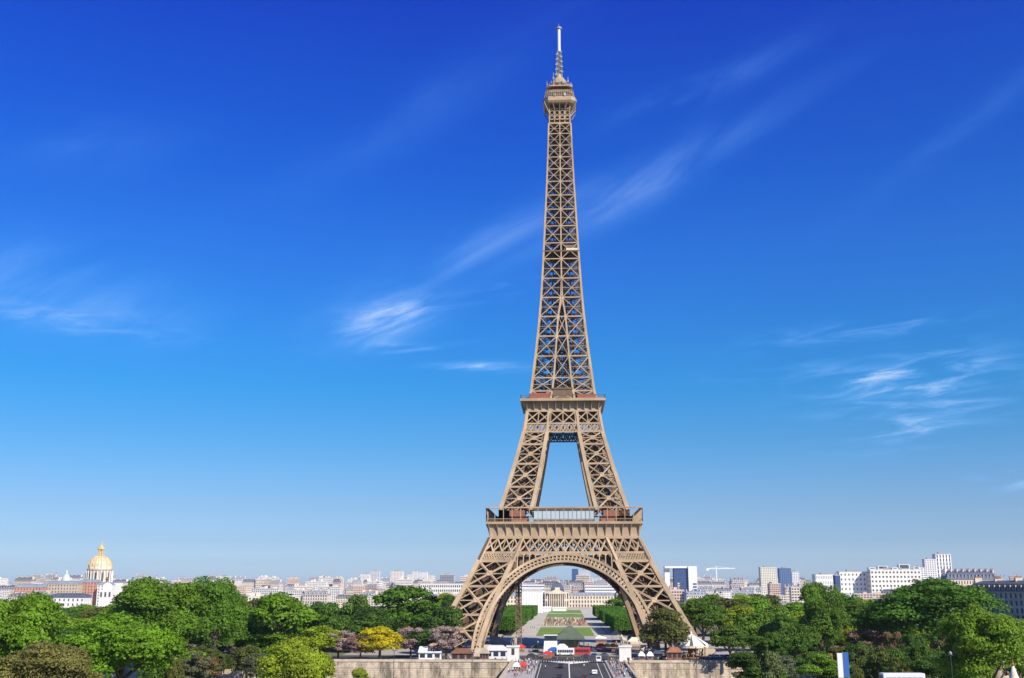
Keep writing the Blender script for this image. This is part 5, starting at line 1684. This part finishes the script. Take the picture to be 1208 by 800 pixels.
stall(632, 769, 3.2, 3.0, 'green_cloth', 'small stall with a green awning at the left kerb of the quay street')
stall(561, 768, 4.6, 5.2, 'cream_cloth', 'cream tent at the foot of the left tower leg')
stall(748, 765, 5.4, 5.0, 'cream_cloth', 'cream tent right of the right plinth')
stall(579, 777, 3.0, 3.2, 'white_cloth', 'small white stall above the end of the left embankment wall')
stall(617, 792, 2.4, 3.2, 'red_cloth', 'small stand with a bright red awning on the left pavement of the bridge', depth=2)
stall(609.5, 792, 2.2, 3.0, 'white_cloth', 'small white stand on the left pavement of the bridge beside the red one', depth=2)
stall(757, 780, 2.2, 3.6, 'white_cloth', 'narrow white tent on the right embankment, left one of two')
stall(767, 780, 2.2, 3.6, 'white_cloth', 'narrow white tent on the right embankment, right one of two')
def kiosk(px, py, w, h, wallm, roofm, label, depth=4.5, solar=False):
    t, sc = empty_at('kiosk', px, py, label, 'kiosk', None, 0, 0.1)
    t.location.y += depth / 2
    mb = MB(); mb.b2((-w / 2, -depth / 2, 0), (w / 2, depth / 2, h * .62)); mb.build('wall', M[wallm], t)
    mb = MB(); n = 3
    for k in range(n):
        x0 = -w / 2 + w * (k + .15) / n; mb.b2((x0, -depth / 2 - .03, h * .2), (x0 + w * .7 / n, -depth / 2 - .003, h * .52))
    mb.build('hatch', M['glass_dark'], t)
    mb = MB(); mb.prism([(-w / 2 - .5, h * .622), (w / 2 + .5, h * .622), (w / 2 + .1, h * .72), (w * .3, h), (-w * .3, h), (-w / 2 - .1, h * .72)] if not solar else [(-w / 2 - .3, h * .622), (w / 2 + .3, h * .622), (w / 2 + .3, h * .70), (-w / 2 - .3, h * .70)], -depth / 2 - .6, depth / 2 + .6)
    o = mb.build('roof', M[roofm], t)
    if solar:
        mb = MB(); mb.face([(-w / 2 - .3, -depth / 2 - .6, h * .705), (w / 2 + .3, -depth / 2 - .6, h * .705), (w / 2 + .3, depth / 2, h * 1.1), (-w / 2 - .3, depth / 2, h * 1.1)])
        mb.face([(-w / 2 - .3, depth / 2, h * 1.1), (w / 2 + .3, depth / 2, h * 1.1), (w / 2 + .3, depth / 2 + .6, h * .705), (-w / 2 - .3, depth / 2 + .6, h * .705)])
        mb.build('pitched_roof', M['white'], t)
        mb = MB()
        f = lambda x, k: (x, -depth / 2 - .6 + (depth + .6) * k, h * .705 + h * .395 * k + .04)
        mb.face([f(-w * .12, .1), f(w * .46, .1), f(w * .46, .92), f(-w * .12, .92)]); mb.build('solar_panel', M['solar'], t)
    return t
kiosk(507, 779, 8.8, 4.6, 'white', 'white', 'white kiosk with a dark solar panel on its pitched roof above the left wall', solar=True)
kiosk(545, 780, 8.4, 4.6, 'brown_wood', 'brown_wood', 'brown wooden kiosk above the embankment wall left of the bridge')
kiosk(796, 779, 5.6, 4.8, 'brown_wood', 'tile', 'small reddish brown kiosk right of the bridge')
kiosk(585, 777.5, 8.6, 5.2, 'white', 'white', 'white site cabin with dark windows left of the left plinth', depth=3)
kiosk(571, 779.5, 3.4, 4.4, 'brown_wood', 'stone', 'narrow brown booth near the bridge end of the left wall', depth=3)
kiosk(776, 778, 4.0, 3.4, 'iron_post', 'slate', 'low dark booth between the white tents and the reddish kiosk', depth=3)
# parked row of pale cars behind the right wall
for k in range(6):
    car(838 + k * 6.2, 776.5, [(0.75, 0.75, 0.75), (0.35, 0.36, 0.38), (0.70, 0.70, 0.68), (0.08, 0.09, 0.10), (0.72, 0.72, 0.74), (0.45, 0.47, 0.5)][k],
        ['white car parked first in the row right of the carousel', 'mid-grey car parked second in the row right of the carousel', 'cream white car parked third in the row right of the carousel', 'black car parked fourth in the row right of the carousel', 'bright white car parked fifth in the row right of the carousel', 'grey-blue car parked last in the row right of the carousel'][k], rz=pi / 2 + .1, group='cars parked behind the right wall')
car(488, 780, (0.05, 0.06, 0.09), 'dark blue car parked left of the white kiosk', rz=pi / 2)
car(527, 778, (0.65, 0.66, 0.66), 'pale car parked between the white kiosk and the brown kiosk', rz=pi / 2)

# striped carousel
t, sc = empty_at('carousel', 818, 777, 'round carousel under a white roof with dark radial stripes', 'carousel', z=0.02)
t.location.y += 5
R = 6.6
mb = MB(); mb.lathe([(R * .93, 0), (R * .93, .5)], 28); mb.build('platform', M['brown_wood'], t)
ra = MB(); rb_ = MB()
prf = [(R * 1.05, 5.0), (R * 1.0, 5.6), (R * .6, 7.2), (R * .3, 8.4), (.3, 9.4)]
n = 28
for (r0, z0), (r1, z1) in zip(prf, prf[1:]):
    for j in range(n):
        a0, a1 = 2 * pi * j / n, 2 * pi * (j + 1) / n
        q = [(r0 * cos(a0), r0 * sin(a0), z0), (r0 * cos(a1), r0 * sin(a1), z0), (r1 * cos(a1), r1 * sin(a1), z1), (r1 * cos(a0), r1 * sin(a0), z1)]
        ra.face(q, 1 if j % 4 == 0 else 0)
ra.lathe([(.35, 9.3), (.45, 9.8), (.1, 10.5)], 10)
ra.build('striped_roof', [M['white_cloth'], M['green_cloth']], t)
mb = MB(); mb.lathe([(R * 1.04, 4.1), (R * 1.04, 5.0)], 28); mb.build('valance', M['cream_cloth'], t)
mb = MB(); mb.lathe([(1.6, .5), (1.6, 4.1)], 16); mb.build('centre_drum', M['tile'], t)
for j in range(12):
    a = 2 * pi * j / 12
    mb = MB(); mb.tube([(R * .85 * cos(a), R * .85 * sin(a), .5), (R * .85 * cos(a), R * .85 * sin(a), 4.1)], [.1, .1], 6); mb.build('pole', M['gold'], t)
    me = horse
    o = bpy.data.objects.new('carousel_horse', me); COL.objects.link(o); o.parent = t
    o.location = (R * .68 * cos(a), R * .68 * sin(a), .8 + .4 * (j % 2)); o.scale = (.42, .42, .42); o.rotation_euler.z = a + pi / 2

# dark green pavilion and the white screen under the tower
t, sc = empty_at('pavilion', 672.5, 769.5, 'dark green tent roof pavilion under the middle of the tower arch', 'pavilion')
w, h = 33 * sc, 29 * sc
w = min(w, 15); h = min(h, 11.5)
mb = MB()
zq = h * .55
for s in (-1, 1):
    mb.face([(-w / 2, s * 6, zq), (w / 2, s * 6, zq), (w * .22, s * 1.2, h * .86), (-w * .22, s * 1.2, h * .86)])
    mb.face([(-w * .22, s * 1.2, h * .86), (w * .22, s * 1.2, h * .86), (w * .06, 0, h), (-w * .06, 0, h)])
    mb.face([(s * w / 2, -6, zq), (s * w / 2, 6, zq), (s * w * .22, 1.2, h * .86), (s * w * .22, -1.2, h * .86)])
    mb.face([(s * w * .22, -1.2, h * .86), (s * w * .22, 1.2, h * .86), (s * w * .06, 0, h)])
    mb.b2((-w / 2, s * 6 - .05, zq - .6), (w / 2, s * 6 + .05, zq - .003))
mb.build('tent_roof', M['green_cloth'], t)
for x in (-w / 2 + .3, -w / 6, w / 6, w / 2 - .3):
    for y in (-5.7, 5.7): MB().bar((x, y, 0), (x, y, zq - .1), .25).build('post', M['iron_post'], t)
mb = MB(); mb.b2((-w * .28, -2, 0), (w * .3, 5.5, zq - .8)); mb.build('back_wall', M['green_cloth'], t)
t, sc = empty_at('ticket_office', 649.5, 770.5, 'white sloped-front ticket office with a dark glazed top left of the green pavilion', 'office')
mb = MB(); i = 0
w = 6.2
mb.v += [(-w / 2, -3.2, 0), (w / 2, -3.2, 0), (w / 2, 3, 0), (-w / 2, 3, 0), (-w / 2 + .4, -1.8, 5.2), (w / 2 - .2, -1.8, 5.2), (w / 2 - .2, 3, 5.2), (-w / 2 + .4, 3, 5.2)]
mb.f += [(0, 3, 2, 1), (4, 5, 6, 7), (0, 1, 5, 4), (1, 2, 6, 5), (2, 3, 7, 6), (3, 0, 4, 7)]; mb.m += [0] * 6
mb.build('wall', M['white_cloth'], t)
mb = MB(); mb.b2((-w / 2 + .5, -1.7, 5.21), (w / 2 - .3, 2.8, 7.4)); mb.build('glazed_top', M['glass_dark'], t)
mb = MB(); mb.b2((-w / 2 + .2, -2, 7.41), (w / 2, 3.1, 7.7)); mb.build('roof', M['white'], t)

# works lift: a dark lattice mast standing under the arch
t, sc = empty_at('lattice_mast', 612, 768, 'dark lattice works mast standing left under the iron arch', 'mast')
mb = MB(); Hm = 33
for x in (-1.2, 1.2):
    for y in (-1.2, 1.2): mb.bar((x, y, 0), (x, y, Hm), .34)
k = 0; z = 0
while z < Hm - 1:
    for (a, b) in (((-1.2, -1.2), (1.2, -1.2)), ((1.2, -1.2), (1.2, 1.2)), ((1.2, 1.2), (-1.2, 1.2)), ((-1.2, 1.2), (-1.2, -1.2))):
        p_, q_ = ((*a, z), (*b, z + 1.6)) if k % 2 else ((*b, z), (*a, z + 1.6))
        mb.bar(p_, q_, .22); mb.bar((*a, z), (*b, z), .2)
    z += 1.6; k += 1
mb.build('lattice', M['iron_dark'], t)
mb = MB(); mb.b2((-.5, -.5, 14), (.5, .5, Hm - 1)); mb.build('shaft', M['iron_shaded'], t)

# lamp posts
def lamp(px, py, z, h, label, heads=1):
    p = at_d(px, py, z)
    return p
def lamp_post(px, top, d, base, label):
    p = at_d(px, top, d); g = gz(p.y) if base is None else base
    h = p.z - g
    t = thing('street_lamp', (p.x, p.y, g), label, 'lamp')
    mb = MB(); mb.tube([(0, 0, 0), (0, 0, .8), (0, 0, h * .5), (0, 0, h - .4)], [.2, .14, .10, .08], 10); mb.build('post', M['iron_post'], t)
    mb = MB(); mb.lathe([(.12, h - .45), (.32, h - .3), (.34, h - .05), (.2, h + .12), (.04, h + .3)], 12); mb.build('lamp_head', M['grey'], t)
    mb = MB(); mb.bar((-.7, 0, h - .5), (.7, 0, h - .5), .08); mb.build('arm', M['iron_post'], t)
    return t
lamp_post(1121, 770, 215, None, 'lone lamp post with a pale head in front of the right foreground trees')
lamp_post(465, 766, 330, -9, 'tall thin lamp post against the left embankment wall below the yellow tree')
lamp_post(557, 768, 345, -9, 'tall thin lamp post against the left wall near the bridge')
lamp_post(821, 764, 360, -9, 'tall thin lamp post in front of the striped carousel')
lamp_post(634.5, 757, 405, 0.14, 'lamp post on the left pavement of the bridge')
lamp_post(727, 757, 400, 0.14, 'lamp post on the right pavement of the bridge')

# white tent spire and banner in the right foreground
p = at_d(1195, 786, 190); g = gz(p.y)
t = thing('tent', (p.x, p.y, g), 'white conical tent spire with a small red finial at the bottom right', 'tent')
h = p.z - g
mb = MB(); mb.lathe([(4.6, 0), (4.6, 2.2), (4.75, 2.25), (3.3, max(2.6, h - 7)), (2.2, max(3.2, h - 5)), (1.2, max(3.9, h - 3.1)), (.6, max(4.6, h - 1.4)), (.2, h)], 20); mb.build('canopy', M['cream_cloth'], t, smooth=True)
mb = MB(); mb.lathe([(.1, h), (.28, h + .3), (.1, h + .6), (.03, h + 1.1)], 10); mb.build('finial', M['tile'], t)
for (px0, px1, top, d, m, lab) in ((987.5, 993.5, 770.5, 262, 'white_cloth', 'tall white banner left of the blue one at the bottom right'), (993.8, 1000.5, 769.5, 262, 'banner_blue', 'tall blue banner right of the white one at the bottom right'),
                                 (977.5, 982, 771, 285, 'tile', 'rust brown banner left of the white and blue pair')):
    a, b = at_d(px0, top, d), at_d(px1, top, d); g = gz(a.y)
    t = thing('banner', ((a.x + b.x) / 2, a.y, g), lab, 'banner')
    w, h = b.x - a.x, a.z - g
    mb = MB(); mb.b2((-w / 2, -.05, max(.5, h - (5.5 if m != 'tile' else 2.6))), (w / 2, .05, h)); mb.build('cloth', M[m], t)
    mb = MB(); mb.bar((-w / 2 - .06, 0, 0), (-w / 2 - .06, 0, h + .2), .1); mb.build('pole', M['grey'], t)

# small site huts and clutter at the bottom left, seen between the shrubs
for (px, py, w, h, m, lab) in ((268, 772, 5, 3.0, 'blue_cloth', 'small blue hut under the left park trees'), (289, 783, 7, 2.6, 'white', 'white cabin among the shrubs at the bottom left'),
                               (205, 782, 6, 2.6, 'stone', 'pale stone hut among the shrubs at the bottom left'), (242, 775, 14, 2.2, 'brown_wood', 'long reddish brown hoarding under the left park trees')):
    p = at_d(px, py, 400 if py < 778 else 330); 
    t = thing('hut', (p.x, p.y, gz(p.y) if p.y < -262 else p.z), lab, 'hut')
    t.location.y = WALL_Y + 3; t.location.x = at_d(px, py, WALL_Y + 3 + DIST).x; t.location.z = 0.1
    mb = MB(); mb.b2((-w / 2, -1.5, 0), (w / 2, 1.5, h)); mb.build('wall', M[m], t)
    mb = MB(); mb.prism([(-w / 2 - .2, h + .01), (w / 2 + .2, h + .01), (w / 2, h + .5), (-w / 2, h + .5)], -1.8, 1.8); mb.build('roof', M['zinc'], t)

# people --------------------------------------------------------------
def person_mesh(name, stride, arm):
    v = [(0, 0, .98), (0, 0, 1.18), (0, 0, 1.38), (0, .01, 1.50), (0, .03, 1.64),
         (.10, stride * .5, .52), (.11, stride - .02, .08), (.11, stride + .12, .04), (-.10, -stride * .5, .52), (-.11, -stride - .05, .10), (-.11, -stride + .08, .04),
         (.20, 0, 1.38), (.25, -arm * .5, 1.12), (.25, -arm + .08, .88), (-.20, 0, 1.38), (-.25, arm * .5, 1.12), (-.25, arm + .08, .88)]
    e = [(0, 1), (1, 2), (2, 3), (3, 4), (0, 5), (5, 6), (6, 7), (0, 8), (8, 9), (9, 10), (2, 11), (11, 12), (12, 13), (2, 14), (14, 15), (15, 16)]
    r = [(.15, .11), (.135, .10), (.17, .11), .06, .105, .085, .05, .045, .085, .05, .045, .065, .048, .04, .065, .048, .04]
    def mf(c):
        if c.z > 1.66 or (c.z > 1.56 and c.y < 0.01): return 3
        if c.z > 1.47 or (abs(c.x) > .19 and c.z < 1.05): return 2
        if c.z > .96: return 0
        return 1
    return skin_mesh(name, v, e, r, [M['shirt'], M['trousers'], M['skin'], M['hair']], 0, 1, mf)
PM = [person_mesh('person', .22, .16), person_mesh('person', .04, .03), person_mesh('person', .14, -.12)]
SH = [('white', (0.75, 0.75, 0.72)), ('red', (0.55, 0.06, 0.05)), ('black', (0.03, 0.03, 0.035)), ('blue', (0.08, 0.15, 0.40)), ('beige', (0.52, 0.42, 0.30)), ('dark grey', (0.12, 0.12, 0.13)), ('pink', (0.62, 0.32, 0.32)), ('pale blue', (0.40, 0.52, 0.66)), ('orange', (0.65, 0.26, 0.06)), ('green', (0.10, 0.26, 0.10))]
rp = random.Random(3)
def person(x, y, z, where):
    cn, c = rp.choices(SH, [2, 1, 4, 2, 2.5, 3.5, .8, 1.2, .6, .6])[0]
    o = bpy.data.objects.new('person', rp.choice(PM)); COL.objects.link(o)
    o.location = (x, y, z); o.rotation_euler.z = rp.choice([0, 0, pi, pi, 1.5, -1.5]) + rp.uniform(-.5, .5)
    s = rp.uniform(.93, 1.06); o.scale = (s, s, s)
    o.color = (*jitter(c, .1, rp), 1)
    tag(o, 'person in a %s top %s' % (cn, where), 'person', 'people %s, %s top' % (where, cn))
for k in range(74):
    y = -165 + 72 * rp.random() ** .8
    person(rp.uniform(R1 + .5, BX1 - .8), y, .14, 'walking on the right pavement of the bridge')
for k in range(60):
    y = -165 + 72 * rp.random() ** .8
    person(rp.uniform(BX0 + .8, R0 - .5), y, .14, 'walking on the left pavement of the bridge')
for k in range(10): person(rp.uniform(-4.5, 7.5), rp.uniform(-93.5, -88), .02, 'crossing at the end of the bridge road')
for k in range(20): person(rp.uniform(24, 62), rp.uniform(-93.4, -85.5), .10, 'on the quay right of the bridge')
for k in range(16): person(rp.uniform(-62, -22), rp.uniform(-93.4, -85.5), .10, 'on the quay left of the bridge')
for k in range(44): person(rp.uniform(-16, 24), rp.uniform(-52, 20), .01, 'in the forecourt under the tower')
for k in range(20): person(rp.choice([rp.uniform(-30, -18), rp.uniform(18, 30)]), rp.uniform(112, 260), .01, 'strolling on the gravel paths beside the lawn')
for (px, py) in ((689, 788.5), (677, 784), (643.5, 790)):
    p = ground_at(px, py)
    person(p.x, p.y, .02, 'alone on the roadway of the bridge')
# the far crowd on the worn lawn reads as one mass
mb = MB()
for k in range(150):
    x, y = rp.uniform(-16, 16), rp.uniform(262, 420)
    mb.box((x, y, .85), (.5, .4, 1.7), rp.randrange(4), taper=.6)
tag(mb.build('far_crowd', [M['trousers'], M['red_paint'], M['trousers'], M['cream_cloth']]), 'far crowd sitting and standing on the worn lawn behind the pavilion', 'crowd', kind='stuff')

# low hedges that close the foot of the park on either side
for k, (x0, x1, y, lab) in enumerate(((-235, -160, -58, 'long dark clipped hedge under the trees at the far left'), (-158, -105, -56, 'clipped dark hedge under the trees left of the pink blossoms'),
                                    (92, 150, -56, 'clipped dark hedge behind the parked cars right of the carousel'), (152, 240, -58, 'long dark clipped hedge under the trees at the far right'))):
    me = leaf_mesh('hedge', None, 9000, .36, 60 + k, M['leaf'], box=((x1 - x0) / 2, 1.6, 0.2, 3.4))
    o = bpy.data.objects.new('hedge', me); COL.objects.link(o); o.location = ((x0 + x1) / 2, y, 0); o.color = (*DARK, 1)
    tag(o, lab, 'hedge')

# ------------------------------------------------------------------ the air between here and the horizon
hm = bpy.data.materials.new('haze_air')
hm.use_nodes = True
ht = hm.node_tree; ht.nodes.clear()
pv = ht.nodes.new('ShaderNodeVolumePrincipled')
pv.inputs['Color'].default_value = (0.80, 0.88, 1.0, 1)
pv.inputs['Density'].default_value = 0.000035
pv.inputs['Anisotropy'].default_value = 0.2
ho_ = ht.nodes.new('ShaderNodeOutputMaterial')
ht.links.new(pv.outputs[0], ho_.inputs['Volume'])
hm.cycles.homogeneous_volume = True if hasattr(hm.cycles, 'homogeneous_volume') else None
mb = MB(); mb.b2((-9500, -1600, -12.5), (9500, 16500, 345))
tag(mb.build('haze', hm), kind='stuff')
